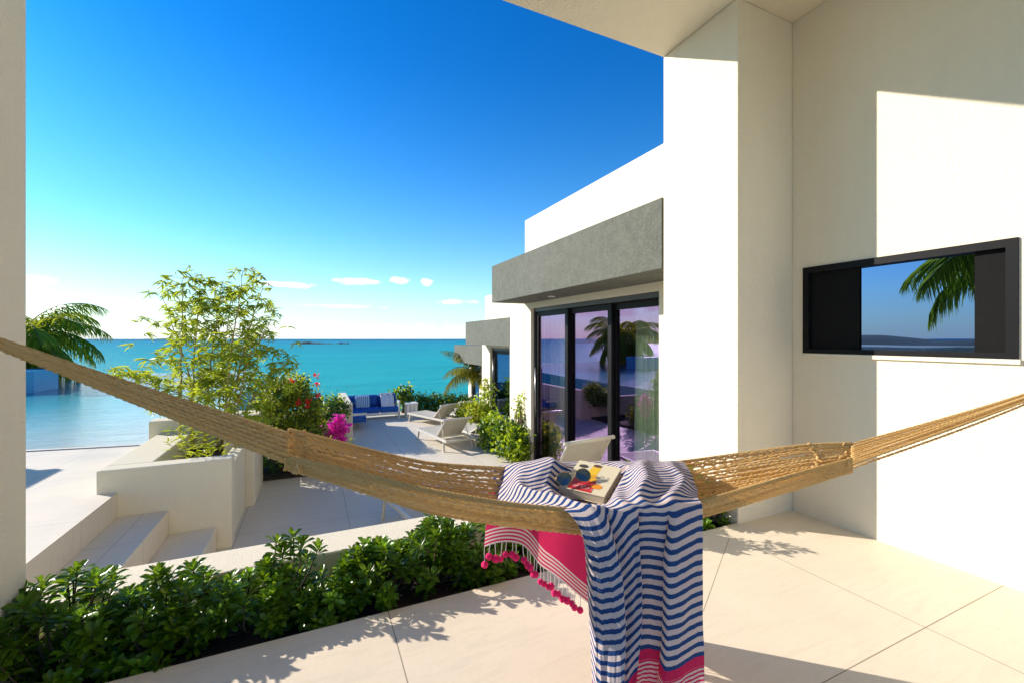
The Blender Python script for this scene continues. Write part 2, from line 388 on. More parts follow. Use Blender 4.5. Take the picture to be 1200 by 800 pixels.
# lower patio
mb = MB(); mb.prism([(-.97, 3.29), (3.7, 3.29), (9, 3.29), (9, 14.2), (-.97, 14.2)], -1.3, -.85); structure('patio', mb, M['patio'])
# steps between the deck and the patio
mb = MB()
for (x0, x1, z) in ((-1.81, -1.39, -.355), (-1.39, -.97, -.605)): mb.box(x0, x1 + .0, 3.3, 5.655, -1.28, z)
structure('steps', mb, M['deck'], bevel=.006)
# terrace floor in the foreground
mb = MB(); mb.box(-6, 3.9, -6, 2.38, -1.3, 0); structure('terrace_floor', mb, M['terrace'])

# low wall and planter behind the hammock
mb = MB(); mb.box(-1.9, 3.02, 2.98, 3.29, -1.3, .10); o = mb.build('low_wall', M['stucco'], bevel=.01)
props(o, 'long low cream wall with a flat top right behind the dark green shrubs', 'wall')
mb = MB(); mb.box(-2.4, 3.02, 2.38, 2.979, -1.3, -.06); o = structure('planting_soil', mb, M['soil'])

# bamboo planter walls beside the steps
t = thing('planter_wall', 'cream rendered planter walls round the bamboo at the top of the steps', 'planter', (-1.4, 6.5, -.85))
MB().box(-1.98, -.83, 5.66, 5.87, -1.0, .13).build('front_wall', M['wallcream'], t, bevel=.012)
MB().box(-1.98, -1.58, 5.873, 7.6, -1.0, .128).build('side_wall', M['wallcream'], t, bevel=.012)
MB().box(-1.0, -.86, 5.873, 6.937, -1.0, .0).build('side_wall', M['wallcream'], t, bevel=.012)
MB().box(-2.1, -1.11, 7.603, 7.9, -1.0, .30).build('back_wall', M['wallcream'], t, bevel=.012)
MB().box(-1.57, -1.005, 5.88, 7.595, -.9, -.12).build('soil', M['soil'], t)
mb = MB(); mb.box(-1.1, -.75, 6.94, 8.05, -1.0, .32); o = mb.build('garden_pier', M['wallcream'], bevel=.012)
props(o, 'cream rendered block wall standing right of the bamboo at the patio edge', 'wall')

# planter further out with bougainvillea
t = thing('flower_planter', 'low cream walled planter with magenta flowers in front of the blue sofa', 'planter', (.1, 10.8, -.85))
MB().box(.60, .80, 10.45, 12.8, -1.0, -.02).build('end_wall', M['wallcream'], t, bevel=.012)
MB().box(-1.2, .597, 10.45, 10.62, -1.0, -.25).build('front_wall', M['wallcream'], t, bevel=.012)
MB().box(-1.2, .595, 10.625, 12.8, -1.0, -.45).build('soil', M['soil'], t)
mb = MB(); mb.box(-1.09, .45, 8.06, 10.44, -1.0, -.80); structure('planting_soil', mb, M['soil'])

# ------------------------------------------------------------------ villa: terrace wall, pillars, roof, window
v = thing('villa', 'white stucco villa wall with square pillars and a flat overhanging roof over the terrace', 'house', (3.7, 0, 0))
mb = MB()
WX, WY0, WY1, WZ0, WZ1 = 3.70, 1.06, 2.27, 1.335, 2.035
mb.box(WX, 4.0, -5, WY0, -.1, 4.13); mb.box(WX, 4.0, WY1, 3.16, -.1, 4.13); mb.box(WX, 4.0, WY0, WY1, -.1, WZ0); mb.box(WX, 4.0, WY0, WY1, WZ1, 4.13)
mb.build('wall', M['stucco'], v)
MB().box(3.03, 3.698, 2.36, 3.16, -.85, 4.13).build('pillar', M['stucco'], v, bevel=.008)
MB().box(-2.0, -1.21, 1.5, 2.76, -.85, 4.13).build('pillar', M['stucco'], v, bevel=.008)
MB().box(-2.6, 9, -1.2, 3.165, 4.133, 4.75).build('roof', M['stucco'], v, bevel=.01)
wf = MB()
x0, x1 = WX - .012, WX + .085
wf.box(x0, x1, WY0, WY1, WZ0, WZ0 + .035); wf.box(x0, x1, WY0, WY1, WZ1 - .05, WZ1); wf.box(x0, x1, WY0, WY0 + .05, WZ0 + .035, WZ1 - .05); wf.box(x0, x1, WY1 - .045, WY1, WZ0 + .035, WZ1 - .05)
wo = wf.build('window', M['black'], v)
MB().box(WX + .045, WX + .052, WY0 + .05, WY1 - .045, WZ0 + .035, WZ1 - .05).build('pane', M['glass_blue'], wo.parent).parent = wo
o = MB(); o.box(WX + .030, WX + .040, 1.88, WY1 - .045, WZ0 + .035, WZ1 - .05); so_ = o.build('screen', M['screen'], v)
o = MB(); o.box(WX + .030, WX + .040, WY0 + .05, 1.255, WZ0 + .035, WZ1 - .05); so2 = o.build('screen', M['screen'], v)
o = MB(); o.box(WX - .02, WX + .09, WY0 - .01, WY1 + .01, WZ0 - .03, WZ0 - .003); si = o.build('window_sill', M['stucco'], v)
o = MB(); o.box(WX + .2, WX + .22, WY0 - .05, WY1 + .05, WZ0 - .05, WZ1 + .05); bd = o.build('dark_backing', M['room'], v)  # dark sheet stands in for the shade of the room behind the pane
for q in (so_, so2, si, bd): q.parent = wo

# ------------------------------------------------------------------ further wings
def glazing(parent, X, y0, y1, z0, z1, splits, gm, handle=True, st=.085):
    """sliding door set: outer frame, then a leaf per bay with its own pane"""
    d = MB(); d.box(X, X + .20, y0, y1, z1 - .07, z1); d.box(X, X + .20, y0, y0 + .05, z0, z1 - .07); d.box(X, X + .20, y1 - .05, y1, z0, z1 - .07); d.box(X, X + .20, y0, y1, z0 - .02, z0 + .02)
    fr = d.build('door_frame', M['dgrey'], parent)
    ys_ = [y1 - .05] + splits + [y0 + .05]
    for i in range(len(ys_) - 1):
        a, b = ys_[i + 1], ys_[i]; xo = X + .03 + .055 * (i % 3)
        if i: b += st * .6
        l = MB(); l.box(xo, xo + .05, a, b, z1 - .16, z1 - .073); l.box(xo, xo + .05, a, b, z0 + .023, z0 + .12)
        l.box(xo, xo + .05, a, a + st, z0 + .12, z1 - .16); l.box(xo, xo + .05, b - st, b, z0 + .12, z1 - .16)
        lo = l.build('sliding_door', M['black'], parent)
        pn_ = MB().box(xo + .02, xo + .027, a + st, b - st, z0 + .12, z1 - .16).build('pane', gm, parent); pn_.parent = lo
        if handle and i == 0:
            h = MB(); yy = b - st * .5; h.tube([(xo - .045, yy, z0 + .85), (xo - .045, yy, z0 + 1.75)], .012, 8); h.tube([(xo - .045, yy, z0 + .95), (xo + .0, yy, z0 + .95)], .008, 6); h.tube([(xo - .045, yy, z0 + 1.65), (xo + .0, yy, z0 + 1.65)], .008, 6)
            ho = h.build('door_handle', M['steel'], parent, smooth=True); ho.parent = lo

# wing beside the patio
w1 = thing('villa_wing', 'nearest white wing with a thick grey band above three tall purple tinted sliding doors', 'house', (3.7, 5.3, -.85))
mb = MB(); XF = 3.70
mb.box(XF, 4.0, 3.163, 3.93, -.9, 2.12); mb.box(XF, 4.0, 7.25, 7.50, -.9, 2.12); mb.box(XF, 4.0, 3.93, 7.25, 2.02, 2.12); mb.box(XF, 9, 3.163, 7.5, 2.12, 3.72)
mb.build('wall', M['stucco'], w1)
MB().box(3.02, 3.697, 3.17, 7.52, 2.12, 2.80).build('canopy_band', M['grey'], w1, bevel=.006)
MB().tube([(3.40, 5.95, 2.117), (3.40, 5.95, 2.105)], .06, 16).build('spotlight', M['whitemetal'], w1)
glazing(w1, 3.76, 3.93, 7.25, -.83, 2.02, [6.10, 5.02], M['glass_purple'])
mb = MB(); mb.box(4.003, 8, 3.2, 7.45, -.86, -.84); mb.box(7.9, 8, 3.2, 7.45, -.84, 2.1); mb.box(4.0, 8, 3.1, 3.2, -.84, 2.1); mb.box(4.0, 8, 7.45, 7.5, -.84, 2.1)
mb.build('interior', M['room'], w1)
# second wing
w2 = thing('villa_wing', 'middle white wing with a short grey band over one dark glass door', 'house', (4.3, 9.5, -.85))
mb = MB(); mb.box(4.3, 4.6, 10.84, 11.45, -.9, 1.30); mb.box(4.3, 9, 8.33, 11.2, 1.30, 2.62); mb.box(4.3, 4.6, 9.2, 10.84, 1.22, 1.30); mb.box(4.3, 4.6, 8.33, 9.2, -.9, 1.30)
mb.box(3.75, 9, 7.62, 8.32, -.9, 2.62); mb.box(3.90, 8.9, 7.503, 7.62, -.9, 2.60)
mb.build('wall', M['stucco'], w2)
MB().box(3.74, 4.297, 8.323, 11.22, 1.30, 1.90).build('canopy_band', M['grey'], w2)
glazing(w2, 4.36, 9.2, 10.84, -.83, 1.22, [], M['glass_blue'], True, st=.11)
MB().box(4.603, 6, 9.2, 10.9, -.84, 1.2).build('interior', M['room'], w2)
# third wing
w3 = thing('villa_wing', 'farthest wing with a low grey band, partly hidden by palm fronds', 'house', (4.9, 13, -.85))
mb = MB(); mb.box(4.9, 8, 14.1, 14.4, -.9, .70); mb.box(4.9, 5.2, 11.5, 13.3, -.9, .70)
mb.build('wall', M['stucco'], w3)
MB().box(4.3, 8, 11.5, 14.1, .70, 1.25).build('canopy_band', M['grey'], w3)
glazing(w3, 4.93, 13.3, 14.1, -.83, .69, [], M['glass_blue'], False)
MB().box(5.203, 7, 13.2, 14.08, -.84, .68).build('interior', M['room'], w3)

# curtains behind the near doors
def curtain(y0, y1, seed, label):
    rnd = random.Random(seed); n = 90; P = np.zeros((n, 6, 3)); ph = rnd.uniform(0, 6)
    for i in range(n):
        u = i / (n - 1); y = y0 + (y1 - y0) * u
        for j in range(6):
            q = j / 5; a = .06 * math.sin(u * 44 + ph + .8 * math.sin(9 * u)) * (1 + .4 * q)
            P[i, j] = (4.16 + a, y + .05 * q * math.sin(u * 21) , 1.98 - 2.78 * q)
    mb = MB(); grid(mb, P); o = mb.build('curtain', M['curtain'], smooth=True); props(o, label, 'curtain')
curtain(4.02, 4.85, 1, 'sheer pale green curtain hanging behind the rightmost purple glass door')
curtain(6.75, 7.2, 2, 'narrow sheer curtain gathered behind the leftmost purple glass door')

# low white box added outside the frame to shade the deck; shows in glass
mb = MB(); mb.box(-8.8, -5.10, 5.1, 8.95, -.3, 1.18); mb.box(-8.9, -5.02, 5.0, 9.02, 1.183, 1.25); o = mb.build('deck_shade_box', M['stucco'], bevel=.01)
props(o, 'low flat topped white box added out of frame to shade the deck, reflected in the purple glass doors', 'shade block')
# pool surroundings
mb = MB(); mb.box(-9.8, -7.45, 17.3, 18.7, -.6, .52); o = mb.build('spa_tub', M['bluetile'], bevel=.03); props(o, 'blue tiled raised spa wall rising out of the pool beside the palm', 'spa')

# ------------------------------------------------------------------ foliage builders
def leaf_tpl(L=1., W_=.4, tipw=.5, fold=.12, curl=.15, rows=5, shape='obovate'):
    """leaf along +Y, face +Z; returns verts, faces"""
    v = []; f = []
    for i in range(rows):
        s = i / (rows - 1)
        if shape == 'obovate': wd = (s ** .75) * (1 - s ** 5) * 1.25 + .04 * (1 - s)
        elif shape == 'spoon': wd = (s ** .8) * max(0, 1 - s ** 9) * 1.08 + .05 * (1 - s)
        elif shape == 'lance': wd = math.sin(math.pi * min(1, s * .93 + .06)) ** .8 * (1 - .35 * s)
        else: wd = math.sin(math.pi * (s * .9 + .06)) ** .7
        wd *= W_ * .5
        z = -curl * s * s
        v += [(-wd, s, z + fold * wd / W_ * 2), (0, s, z), (wd, s, z + fold * wd / W_ * 2)]
    for i in range(rows - 1):
        a = i * 3; f += [(a, a + 1, a + 4, a + 3), (a + 1, a + 2, a + 5, a + 4)]
    return np.array(v) * L, f

def scatter(mb, tpl, pos, ydir, zdir, size, mi=0):
    """put the template at pos with +Y along ydir and +Z near zdir"""
    V, Fc = tpl; pos = np.asarray(pos); y = np.asarray(ydir, float); z = np.asarray(zdir, float); size = np.asarray(size)
    y = y / (np.linalg.norm(y, axis=1)[:, None] + 1e-9); x = np.cross(y, z); x /= np.linalg.norm(x, axis=1)[:, None] + 1e-9; z = np.cross(x, y)
    n = len(pos); Vs = pos[:, None, :] + size[:, None, None] * (V[None, :, 0:1] * x[:, None] + V[None, :, 1:2] * y[:, None] + V[None, :, 2:3] * z[:, None])
    fa = np.array(Fc); fs = (fa[None] + (np.arange(n) * len(V))[:, None, None]).reshape(-1, fa.shape[1])
    mb.add(Vs.reshape(-1, 3), fs.tolist(), mi)

OBO = leaf_tpl(1, .52, rows=7, curl=.22, fold=.14, shape='spoon')
OVAL = leaf_tpl(1, .55, rows=4, curl=.15, fold=.1, shape='oval')
LANCE = leaf_tpl(1, .16, rows=4, curl=.25, fold=.1, shape='lance')
STRIP = leaf_tpl(1, .05, rows=4, curl=.35, fold=.05, shape='lance')
QUAD = leaf_tpl(1, .7, rows=3, curl=.2, fold=.15, shape='oval')

def rosette_shrub(label, x, y, z0, rx, ry, h, n, seed, tall=(), flower=False, size=.066):
    """shrub whose twigs end in whorls of glossy spoon-shaped leaves"""
    rs = np.random.RandomState(seed); t = thing('shrub', label, 'shrub', (x, y, z0), 0, 'glossy shrubs in the bed behind the terrace')
    heads = []
    for i in range(n):
        a = rs.uniform(0, 2 * math.pi); q = rs.uniform(0, 1) ** .5; zz = h * (1 - .62 * q * q) * rs.uniform(.18, 1.05) if rs.rand() > .35 else h * (1 - .55 * q * q) * rs.uniform(.85, 1.08)
        heads.append((rx * q * math.cos(a), ry * q * math.sin(a), max(.05, zz)))
    heads += list(tall)
    st = MB(); pos = []; yd = []; zd = []; sz = []; newp = [[], [], [], []]
    for k, hd in enumerate(heads):
        hd = np.array(hd); b = np.array([hd[0] * .35, hd[1] * .35, 0]); mid = (b + hd) / 2 + rs.uniform(-.03, .03, 3) + np.array([hd[0] * .15, hd[1] * .15, 0])
        st.tube(cr([b, mid, hd], 6), np.linspace(.006, .0028, 6), 5)
        ax = hd - mid; ax /= np.linalg.norm(ax); ax = ax * .8 + np.array([0, 0, .6]) + rs.uniform(-.25, .25, 3); ax /= np.linalg.norm(ax)
        is_new = rs.rand() < .24
        for ring, (nl, off, tilt) in enumerate(((6, -.035, 1.25), (6, -.012, .95), (4, .0, .45))):
            for j in range(nl):
                a = 2 * math.pi * (j + rs.uniform(-.25, .25)) / nl + ring * .6
                u = np.cross(ax, [0.3, .2, 1]); u /= np.linalg.norm(u); w_ = np.cross(ax, u)
                rad = math.cos(a) * u + math.sin(a) * w_; tl = tilt + rs.uniform(-.2, .2)
                d = math.sin(tl) * rad + math.cos(tl) * ax
                tgt = newp if (is_new and ring >= 1) else [pos, yd, zd, sz]
                tgt[0].append(hd + ax * off + rad * .004); tgt[1].append(d); tgt[2].append(ax * math.sin(tl) - rad * math.cos(tl) + rs.uniform(-.1, .1, 3)); tgt[3].append(size * rs.uniform(.75, 1.15) * (1 if ring < 2 else .75))
        # leaves down the twig
        for j in range(4):
            q = rs.uniform(.35, .85); p = mid * (1 - q) + hd * q; a = rs.uniform(0, 6.28); d = np.array([math.cos(a), math.sin(a), rs.uniform(-.1, .6)])
            pos.append(p); yd.append(d); zd.append([0, 0, 1.] + rs.uniform(-.3, .3, 3)); sz.append(size * rs.uniform(.7, 1.1))
    st.build('stem', M['stem'], t, smooth=True, local=True)
    lf = MB(); scatter(lf, OBO, pos, yd, zd, sz, 0)
    if newp[0]: scatter(lf, OBO, newp[0], newp[1], newp[2], newp[3], 1)
    lf.build('foliage', [M['leaf_dark'], M['leaf_new']], t, smooth=True, local=True)
    if flower:
        fl = MB(); c = np.array(heads[-1]) + [0, 0, .03]; m = 26; d = rs.normal(size=(m, 3)); d[:, 2] = abs(d[:, 2]) + .2
        scatter(fl, QUAD, np.repeat(c[None], m, 0), d, rs.normal(size=(m, 3)), np.full(m, .024)); fl.build('flower', M['red'], t, local=True)
    return t

def cloud_bush(name, label, cat, loc, blobs, n, size, mats, seed, stems=8, tpl=OVAL, group=None, extra=None, base=(0, 0, 0)):
    """loose leafy bush: leaves spread through the shells of several blobs (cx,cy,cz,rx,ry,rz)"""
    rs = np.random.RandomState(seed); t = thing(name, label, cat, loc, 0, group); vol = np.array([b[3] * b[4] * b[5] for b in blobs]) ** .8; vol /= vol.sum()
    lf = MB(); heads = []
    for b, q in zip(blobs, vol):
        m = max(8, int(n * q / 7)); d = rs.normal(size=(m, 3)); d /= np.linalg.norm(d, axis=1)[:, None]; r = rs.uniform(.35, 1.08, m) ** .6
        c = np.array(b[:3]) + d * r[:, None] * np.array(b[3:]); c[:, 2] = np.maximum(c[:, 2], .02); heads.append(c)
    heads = np.concatenate(heads); k = 7; m = len(heads)
    P = np.repeat(heads, k, 0) + rs.normal(scale=size * .9, size=(m * k, 3)); d = rs.normal(size=(m * k, 3)); d[:, 2] += .25
    mi = rs.randint(0, len(mats), m); mi = np.repeat(mi, k)
    for j in range(len(mats)):
        s = mi == j
        if s.any(): scatter(lf, tpl, P[s], d[s], rs.normal(size=(s.sum(), 3)) + [0, 0, 1.2], size * rs.uniform(.7, 1.2, s.sum()), j)
    st = MB()
    for h in heads[rs.choice(m, min(m, stems * 3), replace=False)]:
        b = np.array(base) + rs.uniform(-.06, .06, 3) * [1, 1, 0]; mid = (b + h) / 2 + rs.uniform(-.1, .1, 3) * np.linalg.norm(h - b)
        L = np.linalg.norm(h - b); st.tube(cr([b, mid, h], 7), np.linspace(.006 + .008 * L, .003, 7), 5)
    st.build('stem', M['stem'], t, smooth=True, local=True); lf.build('foliage', mats, t, local=True)
    if extra:
        for nm, mm, cnt, sz, zone in extra:
            for (cx, cy, cz, rr, nn) in zone:
                fl = MB()
                p = np.array([cx, cy, cz]) + np.clip(rs.normal(scale=rr * .5, size=(nn, 3)), -rr * .8, rr * .8); scatter(fl, QUAD, p, rs.normal(size=(nn, 3)), rs.normal(size=(nn, 3)), sz * rs.uniform(.7, 1.2, nn))
                fl.build(nm, mm, t, local=True)
    return t

def frond(mb, sb, base, azm, elev, L, droop, rs, m=0, nl=70, ll=.32, hang=.6):
    """one palm leaf: arched rachis with two rows of hanging leaflets"""
    d = np.array([math.cos(azm), math.sin(azm), 0]); n = 26; pts = []; p = np.array(base, float); e = elev
    for i in range(n):
        pts.append(p.copy()); q = i / (n - 1); ee = e - droop * q ** 1.3; p = p + L / n * (d * math.cos(ee) + np.array([0, 0, math.sin(ee)]))
    pts = np.array(pts); sb.tube(pts, np.linspace(.022, .004, n) * L / 2.4, 5)
    side = np.cross(d, [0, 0, 1]); q = np.linspace(.12, .99, nl); idx = q * (n - 1); i0 = np.clip(idx.astype(int), 0, n - 2); fr = (idx - i0)[:, None]
    P = pts[i0] * (1 - fr) + pts[i0 + 1] * fr; T = pts[i0 + 1] - pts[i0]; T /= np.linalg.norm(T, axis=1)[:, None]
    for sgn in (-1, 1):
        D = T * (.55 + .5 * q[:, None]) + sgn * side * 1.0 + np.array([0, 0, -hang]) * rs.uniform(.5, 1.3, (nl, 1)) + rs.normal(scale=.08, size=(nl, 3))
        ln = L * ll * np.sin(math.pi * np.clip(q * .82 + .16, 0, 1)) ** .7 * rs.uniform(.85, 1.1, nl)
        scatter(mb, STRIP, P, D, np.tile([0, 0, 1.], (nl, 1)) + T * .3, ln, m)

def palm(label, loc, crown, nf, L, seed, m='palm_leaf', el=(1.25, -.35), az_bias=None, nl=70, group=None):
    rs = np.random.RandomState(seed); t = thing('palm_tree', label, 'palm tree', loc, 0, group); lf = MB(); sb = MB(); c = np.array([crown[0], crown[1], crown[2]])
    for i in range(nf):
        a = 2.4 * i + rs.uniform(-.2, .2); q = i / nf; e = el[0] + (el[1] - el[0]) * q
        frond(lf, sb, c + rs.uniform(-.05, .05, 3), a, e, L * rs.uniform(.85, 1.1), 1.3 + rs.uniform(0, .5), rs, nl=nl)
    tr = MB(); h = crown[2]; pt = cr([(0, 0, -.3), (crown[0] * .2, crown[1] * .2, h * .4), (crown[0] * .9, crown[1] * .9, h * .85), (crown[0], crown[1], h + .05)], 22)
    tr.tube(pt, [.13 + .012 * (i % 2) - .002 * i for i in range(22)], 12); tr.build('trunk', M['trunk'], t, local=True)
    sb.build('frond_stalks', M['green_stem'], t, smooth=True, local=True); lf.build('crown', M[m], t, local=True)
    return t

# ------------------------------------------------------------------ shrubs in the planting bed
def ztop(x, y, Y0=2.62):
    r = (x - 600) / F; f = Y0 / (CY - r * SY); return f * (SY + r * CY), EYE + f * (397 - y) / F
sh = [  # picture x, top y, radius, twigs, label
    (-60, 640, .30, 46, 'broad dark green shrub at the left edge, growing against the pillar'),
    (70, 672, .30, 62, 'dense dark green shrub just right of the left pillar'),
    (190, 672, .28, 62, 'dark green shrub with a few bright new whorls under the garden steps'),
    (300, 665, .26, 56, 'glossy shrub with one long leafy spray rising above the low wall'),
    (385, 672, .20, 42, 'lowest and smallest shrub of the row, below the folded lounger foot'),
    (445, 640, .24, 52, 'glossy shrub with light new leaves midway along the low wall'),
    (510, 612, .22, 50, 'upright shrub reaching over the low wall under the middle of the hammock'),
    (565, 612, .22, 48, 'shrub right behind the pink end of the towel'),
    (640, 640, .24, 36, 'shrub almost hidden by the hanging striped towel'),
    (735, 566, .28, 50, 'shrub whose topmost sprig shows above the hammock in front of the purple glass'),
    (815, 560, .30, 66, 'shrub with a red flower at the foot of the right pillar')]
for i, (px, py, r, n, lab) in enumerate(sh):
    X0, h = ztop(px, py); tall = []
    if i == 3:
        tall = [(.17, .02, h + .17), (.12, .0, h + .10), (.30, .02, h + .08), (.24, .05, h + .02), (.05, 0, h + .04), (.09, .04, h + .15), (.21, .0, h + .13)]
    if i == 5: tall = [(.0, .0, h + .05), (-.12, 0, h + .03)]
    if i == 6: tall = [(-.03, .0, h + .04), (.0, .03, h + .07)]
    if i == 9:
        a, z_ = ztop(741, 536); b, z2 = ztop(722, 541); tall = [(a - X0, 0, z_), (b - X0, .03, z2), (a - X0 + .05, .02, z_ - .06)]
    if i == 10:
        a, z_ = ztop(812, 541); tall = [(.1, .1, h + .04), (a - X0, 0, z_)]
    rosette_shrub(lab, X0, 2.66, -.06, r, .25 if px > 150 else .3, h + (.035 if px < 400 else .06), int(n * (1.0 if px < 400 else 1.15)), 20 + i, tall, i == 10)

# ------------------------------------------------------------------ bamboo
rs = np.random.RandomState(4)
t = thing('bamboo', 'tall airy bamboo clump with golden canes and yellow green leaves in the cream planter', 'bamboo', (-1.25, 6.6, -.12))
lf = MB(); pos = []; yd = []; sz = []
# picture x at the base, x and y at the tip, forward distance
canes = [(211, 214, 322, 5.85, 1), (224, 236, 318, 6.1, 1), (240, 262, 325, 6.1, 1), (262, 285, 318, 5.9, 1), (270, 308, 335, 6.2, 1), (232, 190, 345, 6.4, 1), (258, 318, 375, 6.4, 1), (268, 250, 340, 6.5, 1), (276, 330, 415, 6.0, 1), (250, 150, 440, 5.7, .6), (264, 300, 360, 6.6, 1), (245, 220, 360, 6.6, 1), (255, 272, 345, 6.3, 1), (274, 296, 400, 5.8, 1)]
for i, (bx, tx, ty, f, dn) in enumerate(canes):
    b = at(bx, 560, f); b.z = -.15; tip = at(tx, ty, f + rs.uniform(-.15, .15)); b, tip = np.array(b), np.array(tip); hgt = tip[2] - b[2]
    mid = b + (tip - b) * .5; mid[:2] = b[:2] + (tip[:2] - b[:2]) * .28
    if i == 9: mid[2] += .25
    path = cr([b, b * .5 + mid * .5, mid, mid * .45 + tip * .55, tip], 26); path[:, :2] += rs.normal(scale=.006, size=(26, 2))
    st = MB(); R = np.linspace(.017 if i < 9 else .011, .003, 26); R = R * np.where(np.arange(26) % 3 == 0, 1.25, 1); st.tube(path, R, 7)
    for nd in range(6 if i != 9 else 8, 26):
        if rs.rand() < (.35 if nd < 11 else .22): continue
        for br in range(2 if nd < 10 else 3):
            a = rs.uniform(0, 6.28); L = rs.uniform(.12, .38) * (1 - .55 * max(0, (nd - 14) / 12)); d = np.array([math.cos(a), math.sin(a), rs.uniform(.1, .9)])
            e = path[nd] + d * L; e2 = e + np.array([d[0], d[1], -.5]) * L * .35; tw = cr([path[nd], e, e2], 5); st.tube(tw, np.linspace(.0022, .0010, 5), 4)
            for q in range(rs.randint(1, 4)):
                c = tw[rs.randint(2, 5)] + rs.normal(scale=.02, size=3); fan = rs.uniform(0, 6.28)
                for l_ in range(rs.randint(4, 8)):
                    aa = fan + rs.normal(scale=.9); pos.append(c); yd.append((math.cos(aa), math.sin(aa), rs.uniform(-.9, .35))); sz.append(rs.uniform(.08, .17))
    st.build('cane', M['culm'], t, smooth=True)
for j in range(95):
    c = np.array([rs.uniform(-1.5, -1.0), rs.uniform(6.0, 6.9), rs.uniform(-.1, .42)]); a = rs.uniform(0, 6.28)
    for l_ in range(3): pos.append(c + rs.normal(scale=.02, size=3)); yd.append((math.cos(a + l_), math.sin(a + l_), rs.uniform(-.2, .9))); sz.append(rs.uniform(.07, .13))
n = len(pos); scatter(lf, LANCE, pos, yd, rs.normal(size=(n, 3)) * .7 + [0, 0, 1], sz); lf.build('foliage', M['bamboo_leaf'], t)

# ------------------------------------------------------------------ flower bushes by the far planter
b0 = at(338, 455, 7.4)
cloud_bush('bush', 'big loose yellow green bush with red flowers beside the bamboo, in front of the sea', 'bush', (b0.x, b0.y, -.8),
           [(0, 0, 1.10, .48, .38, .46), (.08, -.1, 1.42, .28, .28, .22), (-.36, 0, .8, .28, .32, .4), (.36, .0, 1.0, .22, .25, .32), (.2, -.15, .6, .4, .35, .35), (-.1, 0, 1.25, .4, .32, .28)], 8500, .055, [M['bush_leaf'], M['bamboo_leaf'], M['hedge_leaf']], 5,
           extra=[('flower', M['red'], 0, .045, [tuple(np.array(at(x, y, 7.1)) - np.array([b0.x, b0.y, -.8])) + (.04, 14) for x, y in ((341, 446), (371, 439), (371, 449), (350, 472), (362, 470), (373, 463), (360, 476))])], stems=12)
b0 = at(388, 478, 9.6)
cloud_bush('bush', 'round dark green bush with yellow tips left of the blue sofa', 'bush', (b0.x, b0.y, -.5),
           [(0, 0, .38, .36, .36, .30), (-.35, .0, .22, .35, .3, .22), (.12, 0, .5, .22, .2, .16)], 3000, .055, [M['hedge_leaf'], M['hedge_leaf'], M['lime_leaf']], 7)
b0 = at(392, 520, 7.9); z0 = -.85
Z0 = np.array([b0.x, b0.y, z0])
cloud_bush('bougainvillea', 'bougainvillea with a bright magenta spray of bracts hanging over the hammock knots', 'bougainvillea', (b0.x, b0.y, z0),
           [(-.1, .2, .45, .35, .3, .35), (-.7, .3, .5, .5, .3, .25)], 1700, .05, [M['bush_leaf'], M['hedge_leaf']], 8,
           extra=[('bract_cluster', M['magenta'], 0, .06, [tuple(np.array(at(x, y, 7.8)) - Z0) + (r_, n_) for x, y, r_, n_ in ((398, 490, .09, 70), (392, 498, .13, 110), (403, 500, .12, 110), (396, 510, .13, 110), (387, 505, .1, 60), (401, 517, .08, 50), (350, 499, .07, 26), (336, 500, .05, 14), (374, 502, .06, 24), (362, 506, .06, 14), (388, 520, .09, 40), (315, 494, .04, 8))])])
b0 = at(330, 555, 7.4)
cloud_bush('bush', 'low dark bush in the shade under the left hammock knots', 'bush', (b0.x, b0.y, -.85), [(0, .1, .25, .5, .4, .28), (.5, .5, .2, .4, .4, .25), (.1, .9, .35, .4, .4, .4)], 2600, .06, [M['hedge_leaf'], M['leaf_dark']], 11)

# hedges along the wings and behind the sofa
def hedge(label, x, y, f, blobs, n, mats, seed, z=-.85, size=.05, group=None, name='bush'):
    b = at(x, y, f); return cloud_bush(name, label, name.replace('_', ' '), (b.x, b.y, z), blobs, n, size, mats, seed, group=group)
hedge('bright green leafy bush at the end of the near wing, beside its white wall edge', 603, 520, 8.25, [(.0, 0, .26, .22, .35, .30), (.0, .5, .3, .24, .4, .34), (-.02, 1.0, .32, .26, .35, .36), (.14, .1, .4, .14, .2, .2)], 4200, [M['lime_leaf'], M['lime_leaf'], M['hedge_leaf']], 31, size=.085)
cloud_bush('climbing_plant', 'climbing plant with small yellow green leaves on the corner of the near wing', 'climber', (3.66, 7.62, -.8), [(0, 0, 1.0, .05, .06, .18), (.0, 0, .7, .05, .06, .2)], 200, .06, [M['lime_leaf']], 33)
hedge('yellow green bush in front of the far door post', 562, 490, 11.0, [(0, 0, .30, .36, .4, .36), (.15, .0, .75, .16, .16, .34), (-.1, .6, .3, .3, .4, .3), (.2, .1, 1.05, .10, .10, .22)], 2400, [M['lime_leaf'], M['bush_leaf']], 35, size=.085)
hg = 'clipped hedge bushes along the edge of the patio'
for i, (x, y, lab) in enumerate(((492, 485, 'dark hedge bush next to the white side table'), (508, 485, 'second hedge bush from the white side table'), (524, 485, 'third hedge bush from the white side table'), (541, 485, 'hedge bush nearest the far wing, under the arching palm frond'))):
    hedge(lab, x, y, 13.6, [(0, 0, .2, .32, .3, .36), (.1, 0, .35, .2, .2, .16 + .04 * (i % 3))], 1100, [M['hedge_leaf'], M['leaf_dark']], 40 + i, z=-.85, size=.07, group=hg, name='hedge_bush')
hedge('spiky potted plant standing behind the white side table', 473, 478, 13.6, [(0, 0, .45, .25, .25, .2), (0, 0, .62, .12, .12, .14)], 500, [M['hedge_leaf'], M['lime_leaf']], 47, size=.12)

